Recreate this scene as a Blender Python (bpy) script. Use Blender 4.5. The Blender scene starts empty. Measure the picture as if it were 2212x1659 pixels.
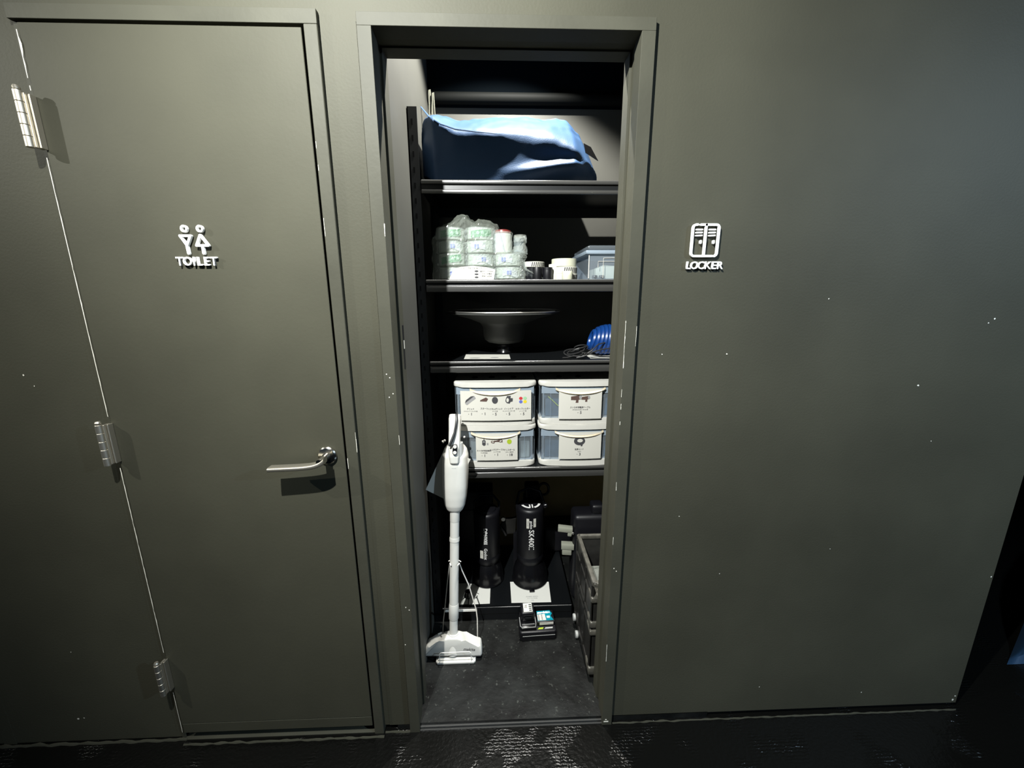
import bpy, bmesh, math, random
from mathutils import Vector, Matrix, noise
PI = math.pi
random.seed(7)
scn = bpy.context.scene
col = scn.collection

# ---------------------------------------------------------------- camera
cam_d = bpy.data.cameras.new('camera')
cam = bpy.data.objects.new('camera', cam_d); col.objects.link(cam)
cam_d.sensor_width = 36.0; cam_d.lens = 13.833; cam_d.clip_start = 0.02
R_, U_, B_ = (0.99939639, -0.03452822, -0.00382768), (0.01122367, 0.21664508, 0.97618591), (-0.03287672, -0.97563964, 0.21690185)
cam.matrix_world = Matrix(((R_[0], U_[0], B_[0], 0.0), (R_[1], U_[1], B_[1], -1.0771), (R_[2], U_[2], B_[2], 1.45), (0, 0, 0, 1)))
scn.camera = cam
# ---------------------------------------------------------------- world, lights, exposure
w = bpy.data.worlds.new('world'); scn.world = w; w.use_nodes = True
w.node_tree.nodes['Background'].inputs[0].default_value = (0.25, 0.52, 0.80, 1)
w.node_tree.nodes['Background'].inputs[1].default_value = 0.04
vs = scn.view_settings
vs.view_transform = 'Standard'; vs.look = 'None'; vs.exposure = 0.0; vs.gamma = 1.0; vs.use_curve_mapping = False

def spot(name, loc, target, power, color, size, blend, radius):
    d = bpy.data.lights.new(name, 'SPOT'); d.energy = power; d.color = color
    d.spot_size = math.radians(size); d.spot_blend = blend; d.shadow_soft_size = radius
    o = bpy.data.objects.new(name, d); col.objects.link(o); o.location = loc
    o.rotation_euler = (Vector(target) - Vector(loc)).to_track_quat('-Z', 'Y').to_euler()
    return o
KEY = spot('track_spot_light', (-0.50, -1.02, 2.52), (-0.08, 0.0, 1.74), 365, (0.985, 1.0, 0.97), 114, 1.0, 0.012)
LEFT = spot('left_track_spot_light', (-2.45, -0.92, 2.50), (-1.20, 0.0, 1.6), 118, (1.0, 1.0, 0.90), 80, 1.0, 0.012)
FILL = spot('right_fill_light', (2.7, -1.7, 2.35), (1.35, 0.0, 0.60), 215, (0.60, 0.80, 1.0), 110, 1.0, 0.05)  # unseen cool fill lamp, added to lift the right-hand wall
CLO = spot('closet_ceiling_light', (0.14, 0.400, 2.71), (-0.02, 0.46, 1.5), 240, (1.0, 0.98, 0.92), 112, 0.35, 0.012)

# ---------------------------------------------------------------- materials
MATS = {}
def mat(name, c, rough=0.5, metal=0.0, spec=0.5, coat=0.0, var=0.0, vscale=6.0, bump=0.0, bscale=60.0, specks=0.0, speck_c=(0.6, 0.6, 0.55), speck_scale=40, emis=None, transp=0.0):
    m = bpy.data.materials.new(name); m.use_nodes = True
    nt = m.node_tree; N = nt.nodes; L = nt.links
    b = N['Principled BSDF']
    b.inputs['Base Color'].default_value = (*c, 1); b.inputs['Roughness'].default_value = rough
    b.inputs['Metallic'].default_value = metal; b.inputs['Specular IOR Level'].default_value = spec
    b.inputs['Coat Weight'].default_value = coat
    tc = N.new('ShaderNodeTexCoord')
    colsock = None
    if var > 0:
        n = N.new('ShaderNodeTexNoise'); n.inputs['Scale'].default_value = vscale; n.inputs['Detail'].default_value = 5
        L.new(tc.outputs['Object'], n.inputs['Vector'])
        r = N.new('ShaderNodeMapRange'); r.inputs['From Min'].default_value = 0.3; r.inputs['From Max'].default_value = 0.7
        r.inputs['To Min'].default_value = 1 - var; r.inputs['To Max'].default_value = 1 + var
        L.new(n.outputs['Fac'], r.inputs['Value'])
        mx = N.new('ShaderNodeMix'); mx.data_type = 'RGBA'; mx.blend_type = 'MULTIPLY'; mx.inputs['Factor'].default_value = 1
        mx.inputs['A'].default_value = (*c, 1); L.new(r.outputs['Result'], mx.inputs['B'])
        colsock = mx.outputs['Result']
    if specks > 0:
        n = N.new('ShaderNodeTexNoise'); n.inputs['Scale'].default_value = speck_scale; n.inputs['Detail'].default_value = 3; n.inputs['Roughness'].default_value = .7
        L.new(tc.outputs['Object'], n.inputs['Vector'])
        r = N.new('ShaderNodeMapRange'); r.inputs['From Min'].default_value = 1 - specks; r.inputs['From Max'].default_value = 1 - specks + 0.06
        L.new(n.outputs['Fac'], r.inputs['Value'])
        mx = N.new('ShaderNodeMix'); mx.data_type = 'RGBA'
        if colsock: L.new(colsock, mx.inputs['A'])
        else: mx.inputs['A'].default_value = (*c, 1)
        mx.inputs['B'].default_value = (*speck_c, 1); L.new(r.outputs['Result'], mx.inputs['Factor'])
        colsock = mx.outputs['Result']
    if colsock: L.new(colsock, b.inputs['Base Color'])
    if bump > 0:
        n = N.new('ShaderNodeTexNoise'); n.inputs['Scale'].default_value = bscale; n.inputs['Detail'].default_value = 4
        L.new(tc.outputs['Object'], n.inputs['Vector'])
        bp = N.new('ShaderNodeBump'); bp.inputs['Strength'].default_value = bump; bp.inputs['Distance'].default_value = 0.004
        L.new(n.outputs['Fac'], bp.inputs['Height']); L.new(bp.outputs['Normal'], b.inputs['Normal'])
    if transp > 0:
        t = N.new('ShaderNodeBsdfTransparent'); t.inputs['Color'].default_value = (0.93, 0.96, 1.0, 1)
        ms = N.new('ShaderNodeMixShader'); ms.inputs['Fac'].default_value = 1 - transp
        L.new(t.outputs[0], ms.inputs[1]); L.new(b.outputs[0], ms.inputs[2])
        L.new(ms.outputs[0], N['Material Output'].inputs['Surface'])
    MATS[name] = m
    return m

mat('wall_paint', (0.052, 0.0510, 0.0360), 0.60, spec=0.18, var=0.16, vscale=2.2, bump=0.10, bscale=160)
mat('door_paint', (0.052, 0.0510, 0.0360), 0.60, spec=0.18, var=0.12, vscale=2.6, bump=0.06, bscale=120)
mat('trim_paint', (0.051, 0.0505, 0.037), 0.58, spec=0.20, var=0.14, vscale=5, bump=0.08, bscale=90)
mat('black_void', (0.004, 0.004, 0.004), 0.9, spec=0.1)
mat('far_black', (0.006, 0.007, 0.006), 0.85, spec=0.1)
mat('closet_paint', (0.062, 0.062, 0.054), 0.55, spec=0.3, var=0.1, vscale=3)
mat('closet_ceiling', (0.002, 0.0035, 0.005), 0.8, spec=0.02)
mat('beige_board', (0.55, 0.43, 0.20), 0.8, var=0.1)
mat('closet_floor', (0.0075, 0.0082, 0.0078), 0.46, spec=0.26, var=1.0, vscale=9, bump=0.35, bscale=45, specks=0.366, speck_c=(0.05, 0.054, 0.048), speck_scale=62)
mat('chip_leak_white', (0.85, 0.82, 0.72), 0.6)  # real paint chips, and the light leak painted in the hinge gap
mat('white_sign', (0.88, 0.88, 0.86), 0.5)
mat('chrome', (0.78, 0.74, 0.66), 0.18, metal=1)
mat('satin_steel', (0.66, 0.62, 0.53), 0.46, metal=1)
mat('rack_black', (0.0045, 0.0055, 0.0065), 0.38, spec=0.5)
mat('rack_lip', (0.045, 0.045, 0.043), 0.26, spec=1.0)
mat('navy_nylon', (0.030, 0.070, 0.150), 0.50, spec=0.35, bump=0.15, bscale=300)
mat('black_plastic', (0.004, 0.004, 0.006), 0.45)
mat('pipe_black', (0.006, 0.0065, 0.006), 0.62, spec=0.06)
mat('black_gloss', (0.005, 0.005, 0.006), 0.22)
mat('black_crinkle', (0.055, 0.057, 0.053), 0.45, bump=0.15, bscale=400)
mat('crate_black', (0.016, 0.0155, 0.014), 0.42, var=0.3, vscale=30, specks=0.30, speck_c=(0.16, 0.15, 0.13), speck_scale=60)
mat('white_plastic', (0.63, 0.62, 0.57), 0.4, var=0.03, vscale=20)
mat('grey_plastic', (0.36, 0.37, 0.36), 0.45)
mat('crate_rim', (0.075, 0.072, 0.060), 0.45, var=0.35, vscale=40, specks=0.33, speck_c=(0.28, 0.26, 0.22), speck_scale=70)
mat('bright_paper', (0.86, 0.86, 0.80), 0.7)
mat('clamp_grey', (0.30, 0.31, 0.25), 0.5)
mat('cream_plastic', (0.52, 0.45, 0.32), 0.45)
mat('paper', (0.62, 0.61, 0.55), 0.7)
mat('dim_paper', (0.55, 0.56, 0.52), 0.75)
mat('ink', (0.05, 0.05, 0.055), 0.7)
mat('ink_grey', (0.30, 0.30, 0.30), 0.7)
mat('ink_blue', (0.12, 0.15, 0.50), 0.6)
mat('ink_green', (0.02, 0.30, 0.07), 0.5)
mat('ink_light_green', (0.35, 0.62, 0.35), 0.5)
mat('ink_red', (0.55, 0.04, 0.05), 0.5)
mat('ink_yellow', (0.80, 0.62, 0.03), 0.5)
mat('ink_lime', (0.38, 0.50, 0.03), 0.5)
mat('brown_ink', (0.10, 0.06, 0.05), 0.5)
mat('teal', (0.0, 0.22, 0.30), 0.35)
mat('tape_cream', (0.60, 0.61, 0.47), 0.55)
mat('tape_white', (0.64, 0.63, 0.54), 0.5)
mat('tape_black', (0.02, 0.02, 0.022), 0.35)
mat('red_cap', (0.20, 0.03, 0.025), 0.4)
mat('wire_white', (0.86, 0.84, 0.78), 0.35)
mat('blue_cord', (0.006, 0.045, 0.20), 0.35)
mat('black_cord', (0.03, 0.03, 0.03), 0.35)
mat('pale_rope', (0.12, 0.12, 0.09), 0.8)
mat('silver', (0.92, 0.90, 0.86), 0.40, metal=1)
mat('dark_blue_cloth', (0.006, 0.035, 0.085), 0.7)
mat('film', (0.72, 0.76, 0.68), 0.14, spec=1.0, transp=0.72)
mat('thin_film', (0.70, 0.76, 0.66), 0.10, spec=1.0, transp=0.86)
mat('clear_plastic', (0.50, 0.57, 0.62), 0.12, spec=0.8, transp=0.82)
mat('clear_body', (0.46, 0.53, 0.58), 0.15, spec=0.8, transp=0.76)
mat('frost_band', (0.36, 0.44, 0.52), 0.3, spec=0.6, transp=0.28)
mat('content_navy', (0.02, 0.055, 0.10), 0.6, var=0.5, vscale=18)
mat('content_grey', (0.16, 0.19, 0.19), 0.6, var=0.5, vscale=14)

def hall_floor_mat():
    m = bpy.data.materials.new('hall_floor'); m.use_nodes = True; nt = m.node_tree; N = nt.nodes; L = nt.links
    b = N['Principled BSDF']; b.inputs['Base Color'].default_value = (0.004, 0.004, 0.0035, 1); b.inputs['Roughness'].default_value = 0.20
    b.inputs['Specular IOR Level'].default_value = 0.35
    tc = N.new('ShaderNodeTexCoord')
    n = N.new('ShaderNodeTexNoise'); n.inputs['Scale'].default_value = 85; n.inputs['Detail'].default_value = 4
    L.new(tc.outputs['Object'], n.inputs['Vector'])
    wv = N.new('ShaderNodeTexWave'); wv.bands_direction = 'Y'; wv.inputs['Scale'].default_value = 32; wv.inputs['Distortion'].default_value = 5; wv.inputs['Detail'].default_value = 3
    wv.inputs['Detail Scale'].default_value = 3
    L.new(tc.outputs['Object'], wv.inputs['Vector'])
    big = N.new('ShaderNodeTexNoise'); big.inputs['Scale'].default_value = 7
    L.new(tc.outputs['Object'], big.inputs['Vector'])
    mr = N.new('ShaderNodeMapRange'); mr.inputs['From Min'].default_value = 0.53; mr.inputs['From Max'].default_value = 0.63
    L.new(big.outputs['Fac'], mr.inputs['Value'])
    mul = N.new('ShaderNodeMath'); mul.operation = 'MULTIPLY'; L.new(wv.outputs['Fac'], mul.inputs[0]); L.new(mr.outputs['Result'], mul.inputs[1])
    ad = N.new('ShaderNodeMath'); ad.operation = 'ADD'; L.new(mul.outputs[0], ad.inputs[0]); L.new(n.outputs['Fac'], ad.inputs[1])
    bp = N.new('ShaderNodeBump'); bp.inputs['Strength'].default_value = 0.6; bp.inputs['Distance'].default_value = 0.0022
    L.new(ad.outputs[0], bp.inputs['Height']); L.new(bp.outputs['Normal'], b.inputs['Normal'])
    MATS['hall_floor'] = m
hall_floor_mat()

# ---------------------------------------------------------------- mesh helpers
class MB:
    def __init__(self): self.bm = bmesh.new()
    def box(self, x0, x1, y0, y1, z0, z1, bev=0.0, seg=2, M=None):
        t = bmesh.new()
        vs_ = [t.verts.new((x, y, z)) for x in (x0, x1) for y in (y0, y1) for z in (z0, z1)]
        for f in ((0, 1, 3, 2), (4, 6, 7, 5), (0, 4, 5, 1), (2, 3, 7, 6), (0, 2, 6, 4), (1, 5, 7, 3)): t.faces.new([vs_[i] for i in f])
        if bev > 0: bmesh.ops.bevel(t, geom=t.edges[:], offset=bev, segments=seg, profile=0.5, affect='EDGES')
        return self._merge(t, M)
    def _merge(self, t, M=None):
        if M is not None: t.transform(M)
        bmesh.ops.recalc_face_normals(t, faces=t.faces[:])
        me = bpy.data.meshes.new('tmp'); t.to_mesh(me); t.free(); self.bm.from_mesh(me); bpy.data.meshes.remove(me)
        return self
    def prism(self, pts, h0, h1, axis='Z', bev=0.0, M=None, seg=2):
        t = bmesh.new(); ring = []
        def P(a, b, h): return (a, b, h) if axis == 'Z' else ((a, h, b) if axis == 'Y' else (h, a, b))
        lo = [t.verts.new(P(a, b, h0)) for a, b in pts]; hi = [t.verts.new(P(a, b, h1)) for a, b in pts]
        n = len(pts)
        t.faces.new(lo); t.faces.new(hi)
        for i in range(n): t.faces.new((lo[i], lo[(i + 1) % n], hi[(i + 1) % n], hi[i]))
        if bev > 0:
            ed = [e for e in t.edges if len(set([v in lo for v in e.verts])) == 1]
            bmesh.ops.bevel(t, geom=ed, offset=bev, segments=seg, profile=0.5, affect='EDGES')
        return self._merge(t, M)
    def lathe(self, prof, n=32, M=None, cap=True):
        t = bmesh.new(); rings = []
        for r, z in prof:
            rings.append([t.verts.new((max(r, 1e-4) * math.cos(2 * PI * k / n), max(r, 1e-4) * math.sin(2 * PI * k / n), z)) for k in range(n)])
        for a, b in zip(rings, rings[1:]):
            for k in range(n): t.faces.new((a[k], a[(k + 1) % n], b[(k + 1) % n], b[k]))
        if cap: t.faces.new(rings[0]); t.faces.new(rings[-1])
        return self._merge(t, M)
    def tube(self, pts, r, n=8, M=None, closed=False, flat=1.0):
        t = bmesh.new(); pts = [Vector(p) for p in pts]; m = len(pts); rings = []; up = None
        for i, p in enumerate(pts):
            a = pts[(i - 1) % m] if (closed or i > 0) else p; b = pts[(i + 1) % m] if (closed or i < m - 1) else p
            d = (b - a).normalized()
            if up is None:
                up = Vector((0, 0, 1)) if abs(d.z) < 0.9 else Vector((0, 1, 0))
            s = d.cross(up).normalized(); up = s.cross(d).normalized()
            rr = r[i] if isinstance(r, (list, tuple)) else r
            rings.append([t.verts.new(p + (s * math.cos(2 * PI * k / n) + up * math.sin(2 * PI * k / n) * flat) * rr) for k in range(n)])
        prs = list(zip(rings, rings[1:])) + ([(rings[-1], rings[0])] if closed else [])
        for a, b in prs:
            for k in range(n): t.faces.new((a[k], a[(k + 1) % n], b[(k + 1) % n], b[k]))
        if not closed: t.faces.new(rings[0]); t.faces.new(rings[-1])
        return self._merge(t, M)
    def poly(self, pts, M=None):
        t = bmesh.new(); t.faces.new([t.verts.new(p) for p in pts])
        if M is not None: t.transform(M)
        me = bpy.data.meshes.new('tmp'); t.to_mesh(me); t.free(); self.bm.from_mesh(me); bpy.data.meshes.remove(me)
        return self
    def grid(self, f, nu, nv, cu=False, cv=False):
        t = bmesh.new(); g = [[t.verts.new(f(i / (nu if cu else nu - 1), j / (nv if cv else nv - 1))) for j in range(nv)] for i in range(nu)]
        for i in range(nu if cu else nu - 1):
            for j in range(nv if cv else nv - 1):
                t.faces.new((g[i][j], g[(i + 1) % nu][j], g[(i + 1) % nu][(j + 1) % nv], g[i][(j + 1) % nv]))
        return self._merge(t)
    def text(self, s, size, M, extrude=0.0, offset=0.0, shear=0.0, align='CENTER', wx=1.0, warp=None, res=3):
        cu = bpy.data.curves.new('t', 'FONT'); cu.body = s; cu.size = size; cu.extrude = extrude; cu.offset = offset; cu.shear = shear
        cu.align_x = align; cu.align_y = 'CENTER'; cu.resolution_u = res
        o = bpy.data.objects.new('t', cu); col.objects.link(o)
        dg = bpy.context.evaluated_depsgraph_get(); dg.update()
        me = bpy.data.meshes.new_from_object(o.evaluated_get(dg))
        t = bmesh.new(); t.from_mesh(me); t.transform(M @ Matrix.Diagonal((wx, 1, 1, 1)))
        if warp:
            bmesh.ops.triangulate(t, faces=t.faces[:])
            for v in t.verts: v.co = warp(v.co)
        me2 = bpy.data.meshes.new('tmp'); t.to_mesh(me2); t.free(); self.bm.from_mesh(me2)
        bpy.data.objects.remove(o); bpy.data.curves.remove(cu); bpy.data.meshes.remove(me); bpy.data.meshes.remove(me2)
        return self
    def build(self, name, m, parent=None, smooth=35, **props):
        me = bpy.data.meshes.new(name); self.bm.to_mesh(me); self.bm.free()
        me.materials.append(MATS[m])
        if smooth:
            me.polygons.foreach_set('use_smooth', [True] * len(me.polygons)); me.set_sharp_from_angle(angle=math.radians(smooth))
        o = bpy.data.objects.new(name, me); col.objects.link(o)
        if parent: o.parent = parent
        for k, v in props.items(): o[k] = v
        return o

def thing(name, label, cat, loc=(0, 0, 0), rot=(0, 0, 0), group=None):
    o = bpy.data.objects.new(name, None); col.objects.link(o); o.empty_display_size = 0.05
    o.location = loc; o.rotation_euler = rot; o['label'] = label; o['category'] = cat
    if group: o['group'] = group
    return o
def tag(o, label, cat, group=None):
    o['label'] = label; o['category'] = cat
    if group: o['group'] = group
    return o
def copy_tree(o, parent=None):
    c = o.copy(); col.objects.link(c); c.parent = parent
    for ch in o.children: copy_tree(ch, c)
    return c
T = Matrix.Translation
def RX(a): return Matrix.Rotation(math.radians(a), 4, 'X')
def RY(a): return Matrix.Rotation(math.radians(a), 4, 'Y')
def RZ(a): return Matrix.Rotation(math.radians(a), 4, 'Z')
FACE = RX(90)      # text lying in XY -> standing in XZ, facing -Y

# ================================================================ SETTING
CH = 3.1
struct = dict(kind='structure')
b = MB(); b.box(-3.6, 5.5, -3.6, 4.0, -0.06, 0.0)
b.build('floor', 'hall_floor', **struct)
b = MB(); b.box(-3.6, 5.5, -3.6, 4.0, CH, CH + 0.05); b.build('ceiling', 'far_black', **struct)

wf = MB()
wf.box(-3.6, -1.0665, 0, 0.10, 0.004, CH)
wf.box(-1.0665, 0.347, 0, 0.10, 2.057, CH)
wf.box(-0.4350, -0.287, 0, 0.10, 0.020, 2.057)
wf.box(0.347, 1.627, 0, 0.10, 0.020, CH)
wf.box(-0.387, -0.320, -0.0012, 0.001, 0.020, 2.07); wf.box(-1.66, -1.62, -0.0006, 0.001, 0.0, CH)
wall = wf.build('wall_front', 'wall_paint', smooth=0, **struct)
# recessed base behind the wall panels and rough skim line on the floor
b = MB(); b.box(-0.4350, -0.30, 0.012, 0.09, 0.0, 0.020); b.box(0.36, 1.61, 0.012, 0.09, 0.0, 0.020); b.build('base_recess', 'black_void', wall, smooth=0)
def debris(x0, x1, y, r):
    m_ = MB(); n = int((x1 - x0) / 0.012)
    m_.tube([(x0 + (x1 - x0) * i / n, y - 0.004 + 0.004 * noise.noise((i * .31, 3, y)), 0.001 + 0.0012 * noise.noise((i * .6, 0, 7))) for i in range(n + 1)],
            [r * (0.9 + 0.7 * noise.noise((i * .45, 1, 2))) for i in range(n + 1)], 6)
    return m_
debris(-3.0, -1.06, -0.004, 0.005).build('paint_ridge', 'trim_paint', wall)
debris(-1.06, -0.40, -0.020, 0.0038).build('paint_ridge', 'trim_paint', wall)
debris(-0.40, -0.31, -0.006, 0.004).build('paint_ridge', 'trim_paint', wall)
debris(0.38, 1.62, -0.006, 0.0028).build('paint_ridge', 'trim_paint', wall)
# paint flakes knocked out of the wall
fl = MB()
for x, z, s, a in ((0.456, 1.291, .0030, .3), (0.641, 1.290, .0032, 1.2), (1.40, 1.384, .0045, .6), (1.385, 1.372, .003, 2), (1.22, 1.193, .004, 1), (1.619, 0.539, .0045, .2), (1.612, 0.034, .006, 1.4), (1.617, 0.050, .004, .5),
                   (0.55, 0.787, .0022, 0), (0.892, 0.123, .0032, .9), (1.265, 0.082, .0032, .2), (0.909, 1.441, .0026, 1.5), (-1.399, 0.095, .005, .1), (-1.38, 0.098, .003, .1), (-1.36, 0.36, .0018, 0), (-1.05, 2.105, .004, .2),
                   (-0.302, 1.55, .0035, 1.3), (0.70, 0.58, .002, 0), (1.05, 0.66, .002, .3), (1.30, 1.02, .0022, 0), (-1.27, 1.25, .003, 1.0), (-1.25, 1.22, .002, 0)):
    n = 7; s *= 0.75
    fl.poly([(x + s * (0.6 + 0.8 * random.random()) * math.cos(2 * PI * k / n + a), -0.0008, z + s * (0.4 + 0.8 * random.random()) * math.sin(2 * PI * k / n + a)) for k in range(n)])
fl.build('paint_chips', 'chip_leak_white', wall, smooth=0, kind='stuff')

b = MB(); b.box(1.617, 1.627, 0.10, 4.0, 0.0, CH); b.build('wall_return', 'far_black', smooth=0, **struct)
b = MB(); b.box(1.617, 5.5, 4.0, 4.1, 0.0, CH); b.build('wall_back', 'far_black', smooth=0, **struct)
b = MB(); b.box(5.5, 5.6, -3.6, 4.1, 0.0, CH); b.build('wall_right', 'far_black', smooth=0, **struct)

# ---- door 1 with casing
t1 = MB()
t1.box(-1.080, -1.0665, -0.003, 0.03, 0.0, 2.0565, 0.0006, 1)
t1.box(-1.080, -0.4040, -0.014, 0.03, 2.0565, 2.0860, 0.0006, 1)
t1.box(-0.4350, -0.4040, -0.014, 0.03, 0.0, 2.0565, 0.0015, 1)
t1.build('trim_1', 'trim_paint', smooth=0, **struct)
b = MB(); b.box(-1.0665, -0.4350, 0.025, 0.09, 0.0, 2.0565); b.build('trim_2', 'black_void', smooth=0, **struct)
b = MB(); b.box(-1.0665, -0.4350, -0.010, 0.02, 0.0, 0.004, 0.001, 2); b.build('trim_3', 'trim_paint', **struct)

door = MB().box(-1.0625, -0.4410, -0.0125, 0.024, 0.074, 2.0500, 0.0012, 1).build('door_1', 'door_paint', smooth=0, **struct)
MB().box(-1.0625, -0.4410, -0.0120, 0.022, 0.034, 0.0725, 0.0014, 1).build('bottom_rail', 'door_paint', door, smooth=0)
ce = MB(); n = 150  # ragged white strip: light leaking through the hinge gap, put into colour
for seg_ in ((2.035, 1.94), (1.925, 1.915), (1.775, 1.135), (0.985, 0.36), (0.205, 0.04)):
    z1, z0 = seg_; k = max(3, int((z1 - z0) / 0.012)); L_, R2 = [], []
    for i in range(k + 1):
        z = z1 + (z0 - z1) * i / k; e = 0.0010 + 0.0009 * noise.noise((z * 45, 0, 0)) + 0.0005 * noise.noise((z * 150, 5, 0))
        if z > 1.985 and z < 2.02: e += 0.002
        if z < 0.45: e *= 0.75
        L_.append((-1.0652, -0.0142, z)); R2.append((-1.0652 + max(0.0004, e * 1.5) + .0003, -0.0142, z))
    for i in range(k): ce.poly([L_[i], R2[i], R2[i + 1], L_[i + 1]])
ce.build('light_leak_strip', 'chip_leak_white', door, smooth=0, label='ragged white strip painted as light leaking along the hinge side')
# hinges
for zc in (1.847, 1.061, 0.281):
    h = thing('door_hinge', {1.847: 'steel butt hinge at the top of the toilet door', 1.061: 'steel butt hinge halfway up the toilet door', 0.281: 'small-looking steel hinge near the bottom of the toilet door'}[zc], 'hinge', (-1.0665, -0.014, zc), group='steel hinges on the toilet door')
    MB().box(-0.002, 0.0045, -0.020, 0.0, -0.056, 0.056, 0.0008, 1).build('hinge_leaf', 'satin_steel', h, smooth=0)
    MB().box(0.006, 0.010, -0.014, 0.001, -0.056, 0.056, 0.0008, 1).build('hinge_leaf', 'satin_steel', h, smooth=0)
    for k in range(5):
        z0 = -0.058 + k * 0.0234
        MB().lathe([(0.0070, z0), (0.0078, z0 + .0008), (0.0078, z0 + .0220), (0.0070, z0 + .0228)], 20, T((-0.004, -0.024, 0))).build('knuckle', 'satin_steel', h)
    MB().lathe([(0.003, 0.060), (0.0062, 0.060), (0.0072, 0.064), (0.005, 0.068)], 16, T((-0.004, -0.024, 0))).build('pin_cap', 'satin_steel', h)
# lever handle
lh = thing('lever_handle', 'chrome lever handle on round rose on the toilet door', 'door handle', (-0.488, -0.0125, 1.013))
MB().lathe([(0.025, 0), (0.0262, 0.002), (0.0262, 0.006), (0.023, 0.009), (0.012, 0.0105)], 40, RX(90)).build('rose', 'chrome', lh)
MB().lathe([(0.0105, 0.008), (0.0098, 0.03), (0.0105, 0.052), (0.009, 0.0565)], 24, RX(90)).build('neck', 'chrome', lh)
b = MB()
def lever(u, v):
    x = 0.012 - u * 0.148
    bend = 1 - math.exp(-u * 8); y = -0.046 - 0.005 * u; hy = 0.0125 + 0.002 * bend; hz = 0.0085 - 0.0022 * bend
    a = v * 2 * PI; c, s = math.cos(a), math.sin(a)
    k = 0.55
    return (x, y + hy * math.copysign(abs(c) ** k, c), -0.014 * bend + 0.004 * (1 - bend) + hz * math.copysign(abs(s) ** k, s) - 0.002 * u)
b.grid(lever, 30, 24, cv=True)
bmesh.ops.holes_fill(b.bm, edges=[e for e in b.bm.edges if e.is_boundary])
b.build('lever', 'satin_steel', lh)

# ---- toilet sign
ts = thing('toilet_sign', 'white raised pictogram of two people with TOILET lettering on the left door', 'sign', (-0.7545, -0.0125, 1.54))
def ring(mb, cx, cz, r0, r1, n=28, y0=-0.009, y1=-0.003):
    mb.grid(lambda u, v: (lambda a, q: (cx + q[0] * math.cos(a), q[1], cz + q[0] * math.sin(a)))(u * 2 * PI, ((r0, y0), (r1, y0), (r1, y1), (r0, y1))[int(round(v * 4)) % 4]), n, 4, cu=True, cv=True)
def stroke(mb, pts, r, closed=False):
    """flat round-ended raised strip"""
    P_ = [Vector((p[0], p[1])) for p in pts]; m = len(P_)
    for i in range(m if closed else m - 1):
        a, c = P_[i], P_[(i + 1) % m]; d = (c - a).normalized(); nrm = Vector((-d.y, d.x)); an = math.atan2(d.y, d.x)
        out = [(c + Vector((math.cos(an - PI / 2 + PI * k / 8), math.sin(an - PI / 2 + PI * k / 8))) * r) for k in range(9)] + [(a + Vector((math.cos(an + PI / 2 + PI * k / 8), math.sin(an + PI / 2 + PI * k / 8))) * r) for k in range(9)]
        mb.prism([(q.x, q.y) for q in out], -0.009 - 0.00003 * i, -0.003, 'Y')
# man
m1 = MB(); ring(m1, -0.0175, 0.0765, 0.0042, 0.0088)
stroke(m1, [(-0.0300, 0.0600), (-0.0045, 0.0600), (-0.0165, 0.0370)], 0.0029, True); stroke(m1, [(-0.0170, 0.0375), (-0.0160, 0.0185)], 0.0032)
m1.build('man_pictogram', 'white_sign', ts, smooth=0)
m1 = MB(); ring(m1, 0.0205, 0.0765, 0.0042, 0.0088)
stroke(m1, [(0.0190, 0.0615), (0.0065, 0.0370), (0.0350, 0.0370)], 0.0029, True); stroke(m1, [(0.0205, 0.036), (0.0210, 0.0185)], 0.0032)
m1.build('woman_pictogram', 'white_sign', ts, smooth=0)
def letters(parent, word, size, xs, z, off=0.0012, shear=0.0):
    for ch_, x in zip(word, xs):
        MB().text(ch_, size, T((x, -0.005, z)) @ FACE, extrude=0.003, offset=off, shear=shear).build('letter', 'white_sign', parent, smooth=0)
letters(ts, 'TOILET', 0.0290, (-0.0420, -0.0230, -0.0070, 0.0060, 0.0235, 0.0415), -0.0015, 0.0005)
# ---- locker sign
ls = thing('locker_sign', 'white raised pictogram of a two-door locker with LOCKER lettering right of the closet', 'sign', (0.547, 0.0, 1.528))
def fr(pts): 
    m_ = MB(); stroke(m_, pts, 0.0028); return m_
k = 0.0775; X0, X1, Z0, Z1 = -0.038, 0.031, 0.0245, 0.1025
def arc(cx, cz, r, a0, a1): return [(cx + r * math.cos(math.radians(a0 + (a1 - a0) * i / 5)), cz + r * math.sin(math.radians(a0 + (a1 - a0) * i / 5))) for i in range(6)]
fr([(X0 + .0115, Z1)] + arc(X0 + .008, Z1 - .008, .008, 90, 180) + arc(X0 + .008, Z0 + .008, .008, 180, 270) + [(X1 - .013, Z0)]).build('frame_line', 'white_sign', ls, smooth=0)
fr([(X0 + .0205, Z1)] + arc(X1 - .008, Z1 - .008, .008, 90, 0) + arc(X1 - .008, Z0 + .008, .008, 0, -90) + [(X1 - .0055, Z0)]).build('frame_line', 'white_sign', ls, smooth=0)
fr([(-0.0035, Z0), (-0.0035, Z1)]).build('centre_line', 'white_sign', ls, smooth=0)
for sx in (-0.0210, 0.0135):
    for q in range(3):
        m_ = MB(); stroke(m_, [(sx - 0.0075, 0.0905 - q * 0.0075), (sx + 0.0075, 0.0905 - q * 0.0072)], 0.0019); m_.build('vent_slot', 'white_sign', ls, smooth=0)
    m_ = MB(); stroke(m_, [(sx + 0.0060, 0.0620), (sx + 0.0060, 0.0575)], 0.0026); m_.build('locker_knob', 'white_sign', ls, smooth=0)
letters(ls, 'LOCKER', 0.0270, (-0.0420, -0.0260, -0.0080, 0.0095, 0.0265, 0.0425), 0.0, 0.0005, 0.06)

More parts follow.
